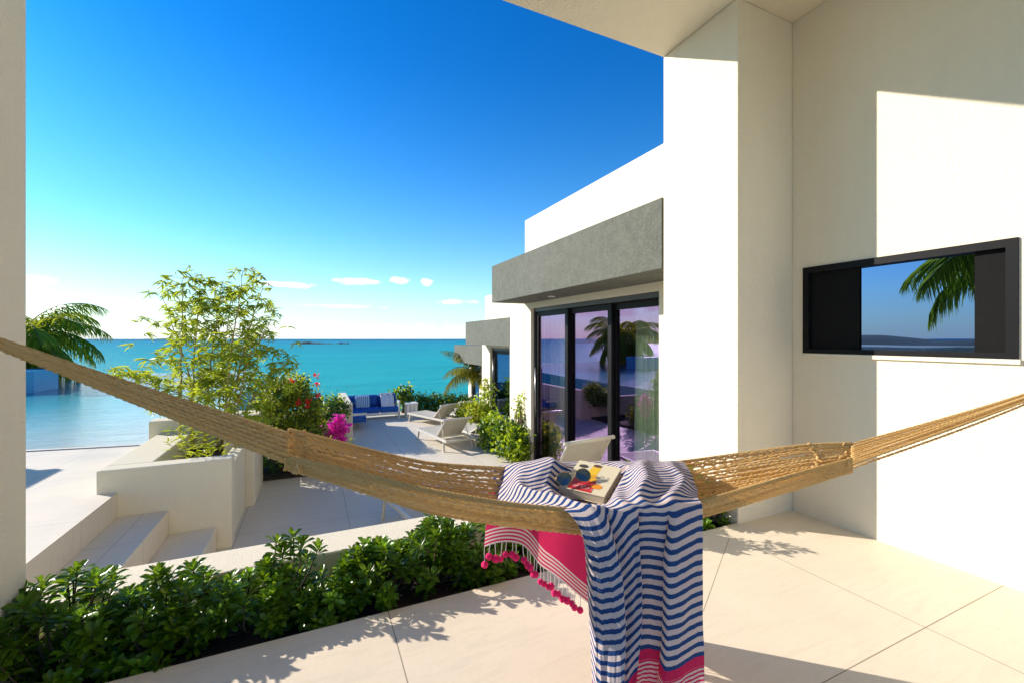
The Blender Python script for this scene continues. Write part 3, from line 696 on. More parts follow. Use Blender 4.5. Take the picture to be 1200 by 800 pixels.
# ------------------------------------------------------------------ palms
c = at(22, 418, 15.5)
palm('large palm with drooping fronds standing in the pool beside the left pillar', (c.x - .3, c.y + .2, -.1), (.3, -.2, c.z + .85), 34, 2.9, 3, nl=50, el=(1.1, -1.05))
# palm beyond the third wing: its fronds reach over the hedge
rs = np.random.RandomState(12)
c = at(566, 446, 14.2)
t = thing('palm_tree', 'palm at the far wing with a yellowish frond arching over the hedge', 'palm tree', (c.x, c.y, -1.2)); lf = MB(); sb = MB(); cc = np.array([0, 0, c.z + 1.2])
for a, e, L, dr in ((math.pi + .40, .62, 2.0, 1.9), (math.pi + .2, .9, 1.8, 1.9), (math.pi - .35, 1.15, 1.9, 1.3), (math.pi + .5, .95, 1.5, 2.0), (math.pi + 1.2, .5, 1.5, 1.5), (math.pi - 1.2, .6, 1.8, 1.2), (.5, .8, 1.8, 1.2), (-.8, .9, 1.8, 1.2), (math.pi + .1, 1.4, 1.5, 1.9)):
    frond(lf, sb, cc, a, e, L, dr, rs, nl=56, ll=.24, hang=1.0)
tr = MB(); tr.tube([(0, 0, 0), (0, .0, cc[2] * .6), (0, 0, cc[2])], [.11, .09, .08], 10); tr.build('trunk', M['trunk'], t, local=True); sb.build('frond_stalks', M['green_stem'], t, local=True); lf.build('crown', M['palm_yellow'], t, local=True)
# palm and bush left of the frame, seen in the window and door glass
palm('tall palm reflected in the window glass against blue sky', (-8.4, 3.6, -.1), (.2, .1, 3.5), 14, 4.0, 6, nl=80, el=(1.0, -.1))
cloud_bush('bush', 'leafy bush reflected at the right of the window glass', 'bush', (-9.0, 3.6, -.1), [(0, 0, .9, .5, .6, .9), (0, .2, 1.6, .3, .4, .5)], 3000, .12, [M['bush_leaf'], M['hedge_leaf']], 51)

# ------------------------------------------------------------------ loungers
def lounger(label, loc, rz, back=1.0, L=1.28, bl=.78, w_=.66, sh_=.33, group='sun loungers on the patio'):
    t = thing('sun_lounger', label, 'sun lounger', loc, rz, group)
    a, h = w_ / 2, sh_
    f = MB(); e = .022
    for sx in (-1, 1): f.box(sx * a - e, sx * a + e, -.55, L, h - .05, h)
    f.box(-a + e, a - e, L - .045, L, h - .05, h - .001); f.box(-a + e, a - e, -.02, .02, h - .052, h - .012); f.box(-a + e, a - e, -.55, -.51, h - .052, h - .004)
    f.build('frame', M['frame'], t, bevel=.004, local=True)
    for sx in (-1, 1):
        for y, dy in ((L - .12, .05), (-.40, -.03)):
            l = MB(); l.tube([(sx * a, y, h - .05), (sx * (a + .01), y + dy, 0)], .023, 6); l.build('leg', M['frame'], t, local=True)
    n = 12; P = np.zeros((n, 6, 3))
    for i in range(n):
        for j in range(6):
            u = i / (n - 1); q = j / 5; P[i, j] = (-a + .02 + (w_ - .04) * q, L - .04 - (L - .04) * u, h + .004 - .022 * math.sin(math.pi * q) * math.sin(math.pi * min(1, u * 1.02)))
    s = MB(); grid(s, P); s.build('seat_sling', M['sling'], t, smooth=True, local=True)
    d = Vector((0, -math.cos(back), math.sin(back))); nrm = Vector((0, math.sin(back), math.cos(back)))
    b = MB()
    for sx in (-1, 1):
        p0 = Vector((sx * (a - .045), 0, h - .01)); p1 = p0 + d * bl; b.tube([p0, p1 - d * .06, p1, p1 + nrm * -.03 + d * .02], .017, 6)
    p = Vector((0, 0, h - .01)) + d * bl; b.tube([p + Vector((-a - .01, 0, 0)), p + Vector((a + .01, 0, 0))], .026, 8)
    bo = b.build('backrest', M['frame'], t, smooth=True, local=True)
    P = np.zeros((10, 6, 3))
    for i in range(10):
        for j in range(6):
            q = j / 5; c_ = Vector((-a + .055 + (w_ - .11) * q, 0, h - .01)) + d * (bl * i / 9) - nrm * (.02 * math.sin(math.pi * q)); P[i, j] = c_
    s = MB(); grid(s, P); so_ = s.build('back_sling', M['sling'], t, smooth=True, local=True); so_.parent = bo
    if back > .3:
        for sx in (-1, 1):
            l = MB(); q0 = Vector((sx * (a - .045), 0, h)) + d * bl * .55; l.tube([q0, (sx * (a - .03), q0.y - .14, h - .04)], .010, 6); l.build('strut', M['frame'], t, local=True)
    return t
lounger('nearest sun lounger at the left, laid flat, its foot end showing under the hammock', (.62 + .33 + .42, 5.76 - 1.25, -.85), math.radians(11), .03, L=1.35)
lounger('sun lounger with raised back in front of the purple glass doors', (2.93, 4.75, -.85), math.radians(6), 1.02, L=1.2, bl=.88, w_=.74, sh_=.36)
lounger('larger taupe lounger in the open middle of the sunny patio, back raised', (2.66, 9.10, -.85), math.radians(10), .78, L=1.02, bl=.56, w_=.64, sh_=.25)
lounger('lounger laid nearly flat beside the bright green bush', (3.40, 9.15, -.85), math.radians(6), .40, L=1.0, bl=.5, w_=.6, sh_=.25)
lounger('far lounger standing nearest the sofa, back raised', (3.10, 11.35, -.85), math.radians(22), .78, L=1.15, bl=.5, w_=.58, sh_=.24)
lounger('farthest lounger by the hedge, half behind the yellow green bush', (3.78, 11.6, -.85), math.radians(8), .8, L=.9, bl=.5, w_=.55, sh_=.24)

# ------------------------------------------------------------------ sofa, table, blue pot
t = thing('sofa', 'white framed corner sofa with blue cushions at the edge of the patio', 'sofa', (1.6, 13.1, -.85))
X0, X1, YF, YB, zb = .62, 2.28, 12.85, 13.55, -.85
f = MB(); f.box(X0, X1, YF, YF + .05, zb + .12, zb + .18); f.box(X0, X1, YB - .05, YB, zb + .12, zb + .6); f.box(X1 - .05, X1, YF, YB - .05, zb + .44, zb + .5)
for x, y in ((X1 - .05, YF), (X1 - .05, YB - .1), (X0, YF)): f.box(x, x + .05, y, y + .05, zb, zb + .44)
f.box(X0 - .02, X0 + .03, 11.5, 11.55, zb, zb + .44); f.box(X0 - .02, X0 + .03, 11.55, YF, zb + .12, zb + .2); f.box(X0 - .02, X0 + .6, 11.5, 11.55, zb + .38, zb + .44)
f.build('frame', M['whitemetal'], t, bevel=.006)
for i in range(3):
    a = X0 + .05 + i * .53; MB().box(a, a + .52, YF + .01, YB - .06, zb + .185, zb + .33).build('seat_cushion', M['blue'], t, bevel=.03)
    MB().box(a, a + .52, YB - .22, YB - .055, zb + .335, zb + .66).build('back_cushion', M['blue'], t, bevel=.04)
MB().box(X0 + .04, X0 + .6, 11.6, YF - .02, zb + .185, zb + .33).build('seat_cushion', M['blue'], t, bevel=.03)
MB().box(X0 + .035, X0 + .15, 11.6, YB - .24, zb + .335, zb + .6).build('back_cushion', M['blue'], t, bevel=.03)
k = mat('striped_cushion'); wv = k.new('ShaderNodeTexWave'); k.l.new(k.pos, wv.inputs[0]); wv.inputs['Scale'].default_value = 6; setp(k, Base_Color=k.ramp(wv.outputs[1], (.4, (.05, .22, .5)), (.6, (.5, .6, .62))), Roughness=.9)
mb = MB(); mb.obox((1.28, 13.22, zb + .50), Vector((.20, 0, 0)), Vector((0, .05, .02)), Vector((0, .06, .15))); o = mb.build('striped_cushion', k.m, bevel=.03); props(o, 'blue and white striped cushion leaning on the left of the sofa back', 'cushion')
P = np.zeros((14, 10, 3))
for i in range(14):
    for j in range(10):
        u, q = i / 13, j / 9; P[i, j] = (1.78 + .38 * q, 13.36 - .34 * max(0, u - .25) ** .6 * (1 if u > .25 else 0) + .02 * math.sin(q * 14), zb + .70 - .42 * max(0, u - .1) + .012 * math.sin(q * 17))
mb = MB(); grid(mb, P); o = mb.build('throw', M['whitecloth'], smooth=True); s_ = o.modifiers.new('thick', 'SOLIDIFY'); s_.thickness = .012; props(o, 'pale throw cloth hanging over the right end of the sofa back', 'blanket')
t = thing('side_table', 'small white slatted side table between the sofa and the hedge', 'table', (2.62, 12.95, -.85))
MB().box(2.44, 2.80, 12.78, 13.12, -.47, -.43).build('tabletop', M['whitemetal'], t, bevel=.006)
for x in (2.46, 2.575, 2.69):
    for y in (12.79, 13.09): MB().box(x, x + .09, y, y + .02, -.85, -.472).build('leg', M['whitemetal'], t)
b = at(369, 474, 10.2); mb = MB(); prof = [(.09, 0), (.13, .02), (.16, .3), (.17, .34), (.15, .34), (.14, .30)]
P = np.array([[(b.x + r * math.cos(a), b.y + r * math.sin(a), b.z - .18 + z) for a in np.linspace(0, 2 * math.pi, 25)] for r, z in prof]); grid(mb, P); o = mb.build('flower_pot', M['paleblue'], smooth=True)
props(o, 'pale blue pot standing among the flowers behind the red blooms', 'pot')

# ------------------------------------------------------------------ hammock
ROPE = mat('sisal_rope'); k = ROPE
n_ = k.noise(k.pos, 240, 3, .7); n2 = k.noise(k.pos, 14, 4)
ri = k.new('ShaderNodeNewGeometry').outputs['Random Per Island']
c = k.mix(n2, (.80, .58, .25), (.95, .78, .42)); c = k.mix(k.math('MULTIPLY', ri, .8), c, (.66, .42, .15)); c = k.mix(k.ramp(n_, (.4, 0.), (.7, .2)), c, (.50, .29, .09))
setp(k, Base_Color=c, Roughness=.85); k.p.inputs['Specular IOR Level'].default_value = .2
k.l.new(k.bump(n_, .8, .002), k.p.inputs['Normal'])
tl = k.new('ShaderNodeBsdfTranslucent'); tl.inputs[0].default_value = (.95, .74, .34, 1); mx = k.new('ShaderNodeMixShader'); mx.inputs[0].default_value = .42
k.l.new(k.p.outputs[0], mx.inputs[1]); k.l.new(tl.outputs[0], mx.inputs[2]); k.l.new(mx.outputs[0], k.out.inputs[0]); ROPE = k.m
KH = 1.09
def fc(x): return 1.55 / (1 - .17 * (x - 600) / F)
ST = np.array([  # picture x, near rim y, far rim y, lowest y, half width
    (335, 536, 502, 547, .10), (380, 545, 513, 560, .15), (420, 554, 524, 573, .19), (500, 574, 543, 599, .24), (600, 591, 549, 615, .27), (700, 600, 549, 626, .28),
    (790, 596, 542, 612, .27), (870, 574, 531, 590, .22), (940, 553, 521, 569, .15), (1000, 537, 519, 551, .09)], float)
def section(x):
    g = [np.interp(x, ST[:, 0], ST[:, i]) for i in (1, 2, 3, 4)]
    # smooth the table a little
    g = [(np.interp(x - 25, ST[:, 0], ST[:, i]) + 2 * q + np.interp(x + 25, ST[:, 0], ST[:, i])) / 4 if 360 < x < 975 else q for i, q in zip((1, 2, 3, 4), g)]
    f = fc(x); N = np.array(at(x, g[0], (f - g[3]) * KH)); Fa = np.array(at(x, g[1], (f + g[3]) * KH)); B = np.array(at(x, g[2], (f - .3 * g[3]) * KH))
    # quadratic through the lowest point at v=.35
    v = .35; Q = (B - (1 - v) ** 2 * N - v * v * Fa) / (2 * v * (1 - v)); return N, Q, Fa
def hpt(x, v):
    N, Q, Fa = section(x); return (1 - v) ** 2 * N + 2 * v * (1 - v) * Q + v * v * Fa
hm = thing('hammock', 'wide woven straw coloured rope hammock slung across the terrace', 'hammock', tuple(hpt(640, .4)))
xs_ = np.linspace(338, 998, 300); SEC = [section(x) for x in xs_]
SN, SQ, SF = [np.array([s[i] for s in SEC]) for i in range(3)]
arc = np.concatenate([[0], np.cumsum(np.linalg.norm(np.diff(SQ, axis=0), axis=1))])
vt = np.linspace(0, 1, 200); mid = [hpt(640, q) for q in vt]; al_ = np.concatenate([[0], np.cumsum([np.linalg.norm(mid[i + 1] - mid[i]) for i in range(199)])]); al_ /= al_[-1]
net = MB(); NC = 62; rs = np.random.RandomState(2)
for j in range(NC):
    v0 = float(np.interp((j + .5) / NC, al_, vt)); ph = math.pi * (j % 2); wav = .0014 + .0010 * math.sin(j * 2.1)
    sg = .006 * np.sin(arc * (7 + 2 * math.sin(j * 1.3)) + j * 1.7) / 1.0
    v = v0 + ((wav + .001) * np.sin(arc * 2 * math.pi / .052 + ph) + .0035 * np.sin(arc * 11 + j * 2.4)) / .62
    v = np.clip(v, 0, 1)[:, None]
    P = (1 - v) ** 2 * SN + 2 * v * (1 - v) * SQ + v * v * SF; P[:, 2] += .0022 * np.sin(arc * 2 * math.pi / .026 + ph) + sg * .6
    net.tube(P, .0063 * (1 + .18 * np.sin(arc * 2 * math.pi / .028 + j * 1.9)), 7, flat=.85)
net.build('woven_bed', ROPE, hm, smooth=True)
for vv, nm in ((0., 'edge_rope'), (1., 'edge_rope')):
    e = MB()
    for k2 in range(3):
        v = np.full(300, vv)[:, None]; P = (1 - v) ** 2 * SN + 2 * v * (1 - v) * SQ + v * v * SF
        a = arc * 2 * math.pi / .05 + k2 * 2.09; P = P + np.stack([0 * a, .005 * np.cos(a), .005 * np.sin(a)], 1); e.tube(P, .0045, 5)
    e.build(nm, ROPE, hm, smooth=True)
# clews: fans of cords that gather at the anchors
AL = np.array((-1.205, 2.04, 1.562)); AR = np.array((3.69, .742, 1.31))
def clew(x, anchor, n, r, seed, tight):
    rs = np.random.RandomState(seed); mb = MB()
    for j in range(n):
        v = (j + .5) / n; lo = hpt(x, .28); fa_ = hpt(x, 1.0); p = (lo * (1 - v) + fa_ * v if j % 2 else (hpt(x, .1) * (1 - v) + hpt(x, .97) * v)); m = 90; u = np.linspace(0, 1, m)[:, None]
        end = anchor + np.array([0, rs.uniform(-.006, .006), rs.uniform(-.008, .008)]) + (p - hpt(x, .4)) * .02
        P = p * (1 - u) + end * u; P[:, 2] -= .012 * np.sin(math.pi * u[:, 0]) * rs.uniform(.2, 1.4); P[:, 1] += .006 * np.sin(math.pi * u[:, 0]) * rs.uniform(-1, 1)
        # two-ply twist
        a = u[:, 0] * 120 + j
        L = np.linalg.norm(p - anchor); a = u[:, 0] * L * 2 * math.pi / .022 + j
        a = u[:, 0] * L * 2 * math.pi / .05 + j
        for s in (0, math.pi):
            Q = P + np.stack([0 * a, r * .55 * np.cos(a + s), r * .55 * np.sin(a + s)], 1); mb.tube(Q, r * .66, 6)
    return mb
clew(338, AL, 13, .0078, 3, 1).build('clew_cords', ROPE, hm, smooth=True)
clew(998, AR, 18, .0052, 4, 1).build('clew_cords', ROPE, hm, smooth=True)
# knots and loops where the bed begins
def knots(x, spread, n, seed, big):
    rs = np.random.RandomState(seed); mb = MB()
    for i in range(n):
        v = (i + rs.uniform(0, 1)) / n; p = hpt(x + rs.uniform(-spread, spread), v); c = p + np.array([0, 0, .004]); R = big * rs.uniform(.6, 1.2); th = rs.uniform(0, 6.28, 2); pts = []
        for q in np.linspace(0, 2 * math.pi * rs.uniform(.7, 1.1), 12):
            pts.append(c + R * (math.cos(q) * np.array([math.cos(th[0]), .3, .5 * math.sin(th[0])]) + math.sin(q) * np.array([.35, math.cos(th[1]) * .5, .8])))
        mb.tube(pts, .0042, 5)
    for v in (.0, .98):
        p = hpt(x, v); mb.ball(p + np.array([0, 0, -.003]), .010, seg=8, rings=5, noise=.25)
        for q in range(3):
            d = np.array([rs.uniform(-.02, .02), rs.uniform(-.015, .015), -rs.uniform(.015, .045)]); mb.tube([p, p + d * .5 + rs.uniform(-.005, .005, 3), p + d], .0038, 5)
    return mb
knots(349, 14, 30, 1, .014).build('end_knots', ROPE, hm, smooth=True)
knots(992, 7, 14, 2, .009).build('end_knots', ROPE, hm, smooth=True)
# pale knotted row crossing the right end
mb = MB(); rs = np.random.RandomState(9)
for i in range(34):
    q = i / 33; p = hpt(952 + 14 * q + rs.uniform(-4, 4), 1 - q * .93) + np.array([0, 0, .006]); mb.ball(p, rs.uniform(.0055, .0095), seg=6, rings=4, noise=.3)
    d = rs.normal(size=3) * .012; mb.tube([p, p + d], .0032, 5)
mb.build('cross_knots', ROPE, hm)
def hook(A, sx, label):
    mb = MB(); mb.tube([A + (0, 0, 0), A + (-.0 - sx * .03, 0, 0)], .03, 12)
    o = mb.build('wall_hook', M['steel'], smooth=False); props(o, label, 'hook')
hook(AL + np.array([-.008, 0, 0]), 0.0 + .0001, 'steel hook on the left pillar holding the hammock') if False else None
mb = MB(); mb.tube([AL + (-.012, 0, 0), AL + (.03, 0, 0)], .028, 12); props(mb.build('wall_hook', M['steel']), 'steel hook plate on the left pillar at the end of the hammock', 'hook')
mb = MB(); mb.tube([AR + (-.03, 0, 0), AR + (.012, 0, 0)], .028, 12); props(mb.build('wall_hook', M['steel']), 'steel hook plate on the right wall at the end of the hammock', 'hook')

# ------------------------------------------------------------------ towel
k = mat('striped_towel'); uvn = k.new('ShaderNodeUVMap'); s_ = k.new('ShaderNodeSeparateXYZ'); k.l.new(uvn.outputs[0], s_.inputs[0])
wob = k.math('MULTIPLY', k.math('SUBTRACT', k.noise(k.pos, 260, 2), .5), .004)
da, db = k.math('ADD', s_.outputs[0], wob), k.math('ADD', s_.outputs[1], wob)
def stripe(v, pitch, duty): return k.math('LESS_THAN', k.math('FRACT', k.math('DIVIDE', v, pitch)), duty)
weave = k.noise(k.pos, 420, 2, .6)
white = k.mix(weave, (.62, .48, .42), (.88, .76, .70)); blue = k.mix(weave, (.008, .028, .13), (.05, .13, .34)); pink = k.mix(weave, (.50, .012, .07), (.82, .05, .16))
main = k.mix(stripe(db, .0318, .46), white, blue)
fb = k.mix(k.math('MULTIPLY', stripe(db, .0135, .5), k.math('LESS_THAN', db, .095)), pink, white)
fa = k.mix(k.math('MULTIPLY', stripe(da, .0185, .5), k.math('LESS_THAN', da, .088)), pink, white)
col = k.mix(k.math('LESS_THAN', db, .128), main, fb); col = k.mix(k.math('LESS_THAN', da, .30), col, fa)
setp(k, Base_Color=col, Roughness=.95); k.p.inputs['Specular IOR Level'].default_value = .1; k.l.new(k.bump(k.math('ADD', weave, k.noise(k.pos, 60, 3)), .6, .002), k.p.inputs['Normal'])
tl = k.new('ShaderNodeBsdfTranslucent'); k.l.new(col, tl.inputs[0]); mx = k.new('ShaderNodeMixShader'); mx.inputs[0].default_value = .28
k.l.new(k.p.outputs[0], mx.inputs[1]); k.l.new(tl.outputs[0], mx.inputs[2]); k.l.new(mx.outputs[0], k.out.inputs[0]); TOWEL = k.m
CT = [
 [(567, 643, 1.95), (613, 637, 1.95), (640, 668, 1.95), (694, 709, 1.96), (775, 745, 1.96)],
 [(570, 606, 1.94), (618, 604, 1.94), (650, 616, 1.94), (698, 622, 1.95), (785, 630, 1.95)],
 [(573, 560, 1.91), (628, 553, 1.91), (680, 551, 1.91), (735, 551, 1.91), (798, 551, 1.90)],
 [(575, 547, 1.85), (628, 541, 1.85), (688, 541, 1.85), (742, 540, 1.85), (800, 541, 1.84)],
 [(579, 567, 1.76), (642, 540, 1.70), (690, 567, 1.70), (752, 546, 1.66), (808, 552, 1.70)],
 [(588, 591, 1.60), (622, 574, 1.54), (690, 596, 1.50), (760, 562, 1.48), (817, 572, 1.54)],
 [(640, 594, 1.36), (668, 589, 1.33), (702, 592, 1.32), (752, 586, 1.32), (818, 582, 1.37)],
 [(668, 604, 1.275), (698, 601, 1.26), (736, 602, 1.26), (778, 599, 1.27), (823, 593, 1.32)],
 [(689, 648, 1.25), (713, 650, 1.25), (750, 652, 1.25), (790, 650, 1.26), (823, 645, 1.29)],
 [(695, 720, 1.245), (720, 720, 1.245), (755, 722, 1.245), (790, 720, 1.25), (823, 715, 1.28)],
 [(699, 785, 1.24), (722, 785, 1.24), (754, 782, 1.24), (789, 780, 1.25), (824, 770, 1.28)],
 [(702, 872, 1.24), (725, 868, 1.24), (752, 830, 1.24), (786, 822, 1.25), (824, 806, 1.28)]]
from mathutils import noise as mnoise
CP = np.array([[tuple(at(p[0], p[1], p[2] * KH)) for p in r] for r in CT]); nr, ncn = CP.shape[:2]
NS, NTT = 330, 170
rows = np.stack([cr(CP[:, j], NS) for j in range(ncn)], 1); T = np.stack([cr(rows[i], NTT) for i in range(NS)], 0)
sfr = np.linspace(0, nr - 1, NS)
fdir = np.array([SY, CY, 0]); rdir = np.array([CY, -SY, 0])
seg = np.linalg.norm(np.diff(T, axis=0), axis=2); DA = np.concatenate([np.zeros((1, NTT)), np.cumsum(seg, 0)], 0); DB = DA[-1][None] - DA
DA = DA * 1.0
for i in range(NS):
    s = sfr[i]; front = min(max((s - 6.6) / 2.2, 0), 1); top = max(0, 1 - abs(s - 5.0) / 2.4); far = min(max((2.4 - s) / 2, 0), 1)
    for j in range(NTT):
        q = j / (NTT - 1)
        ph2 = 2 * math.pi * (1.9 * q + .1); T[i, j] += far * (.035 * math.sin(ph2)) * fdir
        p = Vector((q * 3.4 + .5 * s, s * .8 - q * 1.4, 3.1)); nv = mnoise.fractal(p, .9, 2.1, 3)
        rid = 0
        for (q0, q1, hh, wq) in ((.10, .26, .030, .045), (.27, .40, .018, .03), (.66, .60, .022, .035), (.78, .70, .034, .04), (.93, .86, .026, .035)):
            qc = q0 + (q1 - q0) * min(max((s - 3) / 4, 0), 1) + .02 * math.sin(2.3 * s + q0 * 9); rid += hh * math.exp(-((q - qc) / wq) ** 2)
        T[i, j, 2] += top * (.016 * nv + rid * (.3 if .38 < q < .60 and 3.2 < s < 5.8 else 1.0))
        DB[i, j] += top * .012 * mnoise.noise(Vector((q * 3, s * .7, 5)))
# pleats of the hanging end: panels that overlap sideways and stand at different depths
QK = [0, .03, .28, .315, .36, .395, .56, .585, .62, .65, .77, .80, .835, .865, 1.0]
LK = [.0, .0, .32, .335, .25, .255, .50, .51, .45, .455, .70, .715, .66, .665, 1.0]
DK = [.05, .005, -.020, .005, .040, .022, .010, .028, .048, .030, .018, .030, .010, -.012, -.004]
qs = np.linspace(0, 1, NTT); ker = np.exp(-np.linspace(-2, 2, 7) ** 2); ker /= ker.sum()
def sm(K): y = np.interp(qs, QK, K); return np.convolve(np.pad(y, 3, mode='edge'), ker, mode='valid')
Lq, Dq = sm(LK), sm(DK); T2 = T.copy(); DB2 = DB.copy()
for i in range(NS):
    s = sfr[i]; fr_ = min(max((s - 6.5) / 1.9, 0), 1); fr_ = fr_ * fr_ * (3 - 2 * fr_)
    if fr_ <= 0: continue
    sh_ = .035 * math.sin(s * .9 + 1) ; qq = qs * (1 - fr_) + np.clip(Lq + sh_ * np.sin(math.pi * qs) * (s - 7) * .3, 0, 1) * fr_
    for c_ in range(3): T2[i, :, c_] = np.interp(qq, qs, T[i, :, c_])
    DB2[i] = np.interp(qq, qs, DB[i]) + fr_ * (np.interp(qs, [0, .31, .36, .58, .62, .80, .84, 1], [0, .0, .013, .013, -.007, -.007, .012, .012]) + .003 * np.sin(Lq * 19 + .5) + .004 * (qs > .30) * np.sin((qs - .3) * 9))
    dep = Dq * fr_ * 2.1 + fr_ * np.array([.007 * mnoise.noise(Vector((q * 22 + .3 * s, s * .55, 1.3))) + .004 * mnoise.noise(Vector((q * 50, s * 1.6, 9.3))) for q in qs])
    T2[i] += dep[:, None] * fdir[None]
T, DB = T2, DB2
BL, BR, TL = at(655, 569.5, 1.6 * KH), at(708, 582, 1.515 * KH), at(679.5, 538.5, 1.78 * KH); TR = BR + TL - BL
cen = (BL + BR + TR + TL) / 4; ax = ((BR - BL) + (TR - TL)) / 4; ay = ((TL - BL) + (TR - BR)) / 4; nz = ax.cross(ay).normalized(); ay = nz.cross(ax).normalized() * ay.length
TH = .034
mask = (np.arange(NS)[:, None] / (NS - 1) * (nr - 1) < 8.5) & (np.arange(NS)[:, None] / (NS - 1) * (nr - 1) > 2.2) & np.ones((1, NTT), bool)
d_ = T - np.array(cen); a_ = d_ @ np.array(ax) / ax.length ** 2; b_ = d_ @ np.array(ay) / ay.length ** 2; h_ = d_ @ np.array(nz)
out = np.maximum(0, np.maximum(np.abs(a_), np.abs(b_)) - 1.0)
lim = -TH - .002 + .11 * out + .10 * out ** 2
T = np.where((mask & (h_ > lim))[:, :, None], T + (lim - h_)[:, :, None] * np.array(nz), T)
tb = MB(); grid(tb, T, 0, np.stack([DA, DB], 2))
tow = thing('towel', 'blue and white striped towel with pink ends and pompoms draped over the hammock', 'towel', tuple(T[200, 85]))
tbo = tb.build('cloth', TOWEL, tow, smooth=True)
PINK = simple('pink_wool', (.80, .012, .14), .95, var=.15, vs=150, bump=.6, bs=300, bd=.002); WOOL = simple('cream_cotton', (.78, .72, .66), .9)
rs = random.Random(6); NP_ = 23
al = np.concatenate([[0], np.cumsum(np.linalg.norm(np.diff(T[0], axis=0), axis=1))]); al /= al[int(.70 * NTT)]
for i in range(NP_):
    j = int(np.searchsorted(al, .004 + i / (NP_ - 1) + rs.uniform(-.012, .012) * (i > 0))); p = T[0, j]; L = .045 + rs.uniform(0, .035); mb = MB()
    e = p + np.array([rs.uniform(-.006, .006), rs.uniform(-.006, .006), -L]); mb.tube([p + np.array([0, 0, .006]), (p + e) / 2 + (rs.uniform(-.003, .003), 0, 0), e], .0022, 5, 1)
    mb.ball(e + (0, 0, -.012), .0165 * rs.uniform(.85, 1.15), 0, 12, 9, .08, rnd=rs); mb.build('pompom', [PINK, WOOL], tow)
# folded fringe threads at the cut edge
# ------------------------------------------------------------------ book
bk = thing('book', 'thick paperback with a cream cover lying on the striped towel', 'book', tuple(cen - nz * TH))
PAPER = mat('book_pages'); k = PAPER; wv = k.noise(k.scale(k.pos, (3, 3, 500)), 2, 2); PAPER = setp(k, Base_Color=k.mix(wv, (.62, .50, .30), (.74, .64, .42)), Roughness=.9)
COVER = simple('book_cover', (.74, .64, .42), .45, var=.03)
mb = MB(); mb.obox(cen - nz * TH / 2, ax * .975, ay * .985, nz * (TH / 2 - .001)); mb.build('pages', PAPER, bk)
mb = MB(); mb.obox(cen - nz * .0004, ax, ay, nz * .0008); mb.obox(cen - nz * (TH - .0004), ax, ay, nz * .0008); mb.obox(cen - nz * TH / 2 - ax * 1.0, ax.normalized() * .0008, ay, nz * (TH / 2 - .0012)); mb.build('cover', COVER, bk)
def flat(name, pts, m, lift):
    P = [cen + ax * a + ay * b + nz * lift for a, b in pts]; mb = MB(); n = len(P); mb.add([tuple(p) for p in P] + [tuple(p - nz * .0002) for p in P], [tuple(range(n)), tuple(range(2 * n - 1, n - 1, -1))]); return mb.build(name, m, bk)
pm = lambda n, c: simple(n, c, .5, var=.04)
ell = lambda cx, cy, rx, ry, n=20: [(cx + rx * math.cos(a), cy + ry * math.sin(a)) for a in np.linspace(0, 2 * math.pi, n, endpoint=False)]
Lf = .0008
flat('cover_picture', [(-.35, -.15), (.18, -.15), (.18, .78), (-.20, .78)], pm('yellow_print', (.80, .50, .02)), Lf)
flat('cover_picture', [(-.66, -.95), (.42, -.95), (.36, -.22), (-.66, -.22)], pm('red_print', (.55, .02, .02)), Lf + .0002)
flat('cover_picture', ell(.48, -.52, .24, .15), pm('orange_print', (.80, .28, .01)), Lf + .0005)
flat('cover_picture', ell(-.30, -.26, .26, .14), pm('orange_print_dark', (.75, .20, .01)), Lf + .0006)
flat('cover_picture', ell(.12, -.05, .20, .24), pm('amber_print', (.72, .36, .01)), Lf + .0004)
flat('cover_picture', ell(-.02, .80, .20, .10), pm('brown_print', (.12, .05, .035)), Lf + .0007)
flat('cover_picture', ell(-.62, .62, .22, .12), pm('dark_print', (.06, .05, .03)), Lf + .0007)
flat('cover_picture', ell(.30, .03, .10, .09), pm('grey_print', (.22, .22, .18)), Lf + .0008)
INK = pm('ink', (.03, .03, .03)); WINK = pm('white_print', (.8, .76, .7))
# the small broken lettering, rows of short strokes
lt = MB(); rs = random.Random(1)
def stroke(mb, a0, b0, a1, b1, wd, lift):
    p, q = cen + ax * a0 + ay * b0 + nz * lift, cen + ax * a1 + ay * b1 + nz * lift; d = (q - p).normalized(); s = nz.cross(d) * wd
    mb.add([tuple(p - s), tuple(p + s), tuple(q + s), tuple(q - s)], [(0, 3, 2, 1)])
SEGS = {0: ((0, 1), (1, 1)), 1: ((0, .5), (1, .5)), 2: ((0, 0), (1, 0)), 3: ((0, 1), (0, .5)), 4: ((1, 1), (1, .5)), 5: ((0, .5), (0, 0)), 6: ((1, .5), (1, 0))}
def glyphs(mb, chars, a, b, w_, h_, gap, wd, lift):
    for ch in chars:
        for s in ch:
            (x0, y0), (x1, y1) = SEGS[s]; stroke(mb, a + x0 * w_, b + y0 * h_, a + x1 * w_, b + y1 * h_, wd, lift)
        a += w_ + gap
glyphs(lt, [(1,), (1, 5, 6), (0, 3, 1, 5), (0, 4, 6), (0, 4, 1, 5, 2), (1, 2), (5, 1), (6, 2)], -.55, -.80, .075, .20, .048, .0008, Lf + .0012)
lt.build('lettering', WINK, bk)
lt = MB(); glyphs(lt, [(0, 3, 1), (3, 1, 5), (4, 6, 2), (3, 5)], .40, .02, .07, .16, .05, .0008, Lf + .0012); lt.build('lettering', INK, bk)

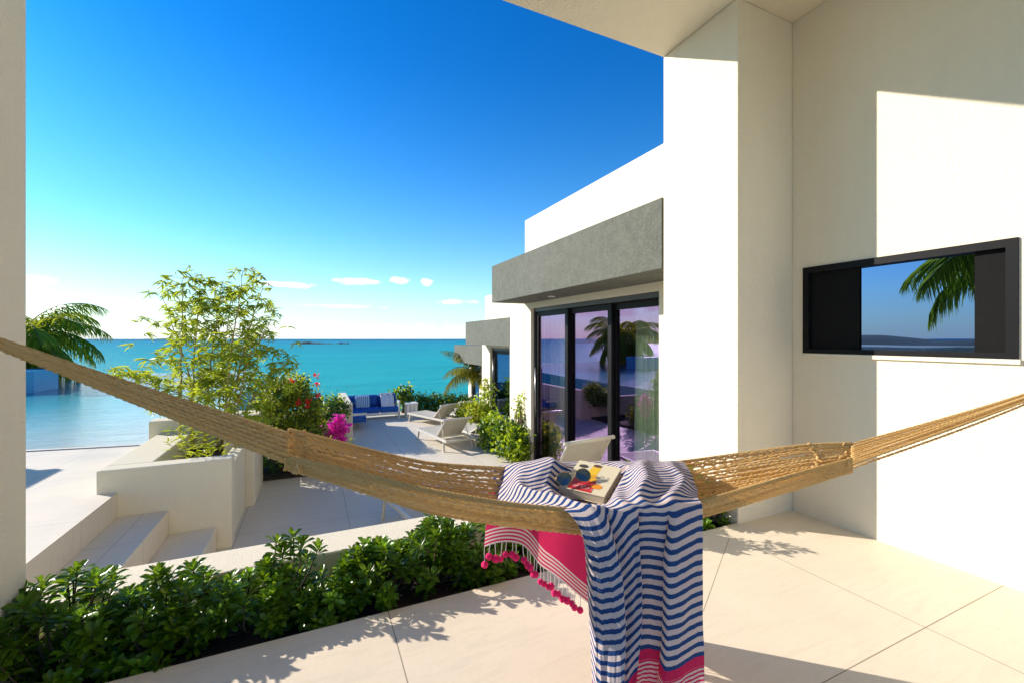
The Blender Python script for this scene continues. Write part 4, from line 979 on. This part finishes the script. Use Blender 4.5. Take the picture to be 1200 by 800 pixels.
# ------------------------------------------------------------------ sunglasses
GOLD = simple('gold_wire', (.55, .36, .12), .25, 1); k = mat('dark_lens'); setp(k, Base_Color=(.06, .11, .13), Roughness=.06, Metallic=.4); k.p.inputs['Specular IOR Level'].default_value = 1.0; k.p.inputs['Coat Weight'].default_value = .5; LENS = k.m
TORT = simple('tortoise_tips', (.06, .03, .012), .3)
cL, cR = at(661.5, 560, 1.60 * KH), at(683.5, 555.5, 1.625 * KH); gx = (cR - cL).normalized(); up = (Vector((0, 0, 1)) * .80 + Vector((SY, CY, 0)) * .60); up = (up - gx * up.dot(gx)).normalized(); gn = gx.cross(up).normalized()
if gn.dot(Vector((SY, CY, 0))) > 0: gn = -gn
gl = thing('sunglasses', 'gold rimmed aviator sunglasses with dark lenses resting on the book', 'sunglasses', tuple((cL + cR) / 2 - Vector((0, 0, .02))))
def rim(c, sg, n=28):
    pts = []
    for a in np.linspace(0, 2 * math.pi, n, endpoint=False):
        x, y = math.cos(a), math.sin(a); X = .034 * x * (1 - .12 * (y < 0) * abs(y)) - sg * .004 * (y < 0) * abs(y); Y_ = .0293 * y * (1.0 if y < 0 else .86)
        pts.append(c + gx * X + up * Y_ + gn * (-.012 * (x * x) * .4))
    return pts
for c_, sg in ((cL, 1), (cR, -1)):
    R_ = rim(c_, sg); mb = MB(); mb.tube([tuple(p) for p in R_ + R_[:1]], .0013, 6); mb.build('lens_rim', GOLD, gl, smooth=True)
    mb = MB(); n = len(R_); ctr = c_ + gn * .003; mb.add([tuple(ctr)] + [tuple(p) for p in R_], [(0, i + 1, (i + 1) % n + 1) for i in range(n)]); mb.build('lens', LENS, gl, smooth=True)
mb = MB(); a_, b_ = cL + gx * .0275 + up * .006, cR - gx * .0275 + up * .006; mb.tube([tuple(a_), tuple((a_ + b_) / 2 + up * .003), tuple(b_)], .0013, 6); a_, b_ = cL + gx * .02 + up * .0195, cR - gx * .02 + up * .0195; mb.tube([tuple(a_), tuple(b_)], .0012, 6); mb.build('bridge', GOLD, gl, smooth=True)
for c_, s in ((cL, -1), (cR, 1)):
    h0 = c_ + gx * s * .029 + up * .010; e = h0 - gn * .085 - up * .012 - gx * s * .012; mb = MB(); mb.tube([tuple(h0), tuple(h0 * .5 + e * .5), tuple(e)], .0013, 6); mb.tube([tuple(e), tuple(e - gn * .018 - up * .012)], .0026, 6, 0); mb.build('temple_arm', TORT if s < 0 else GOLD, gl, smooth=True)
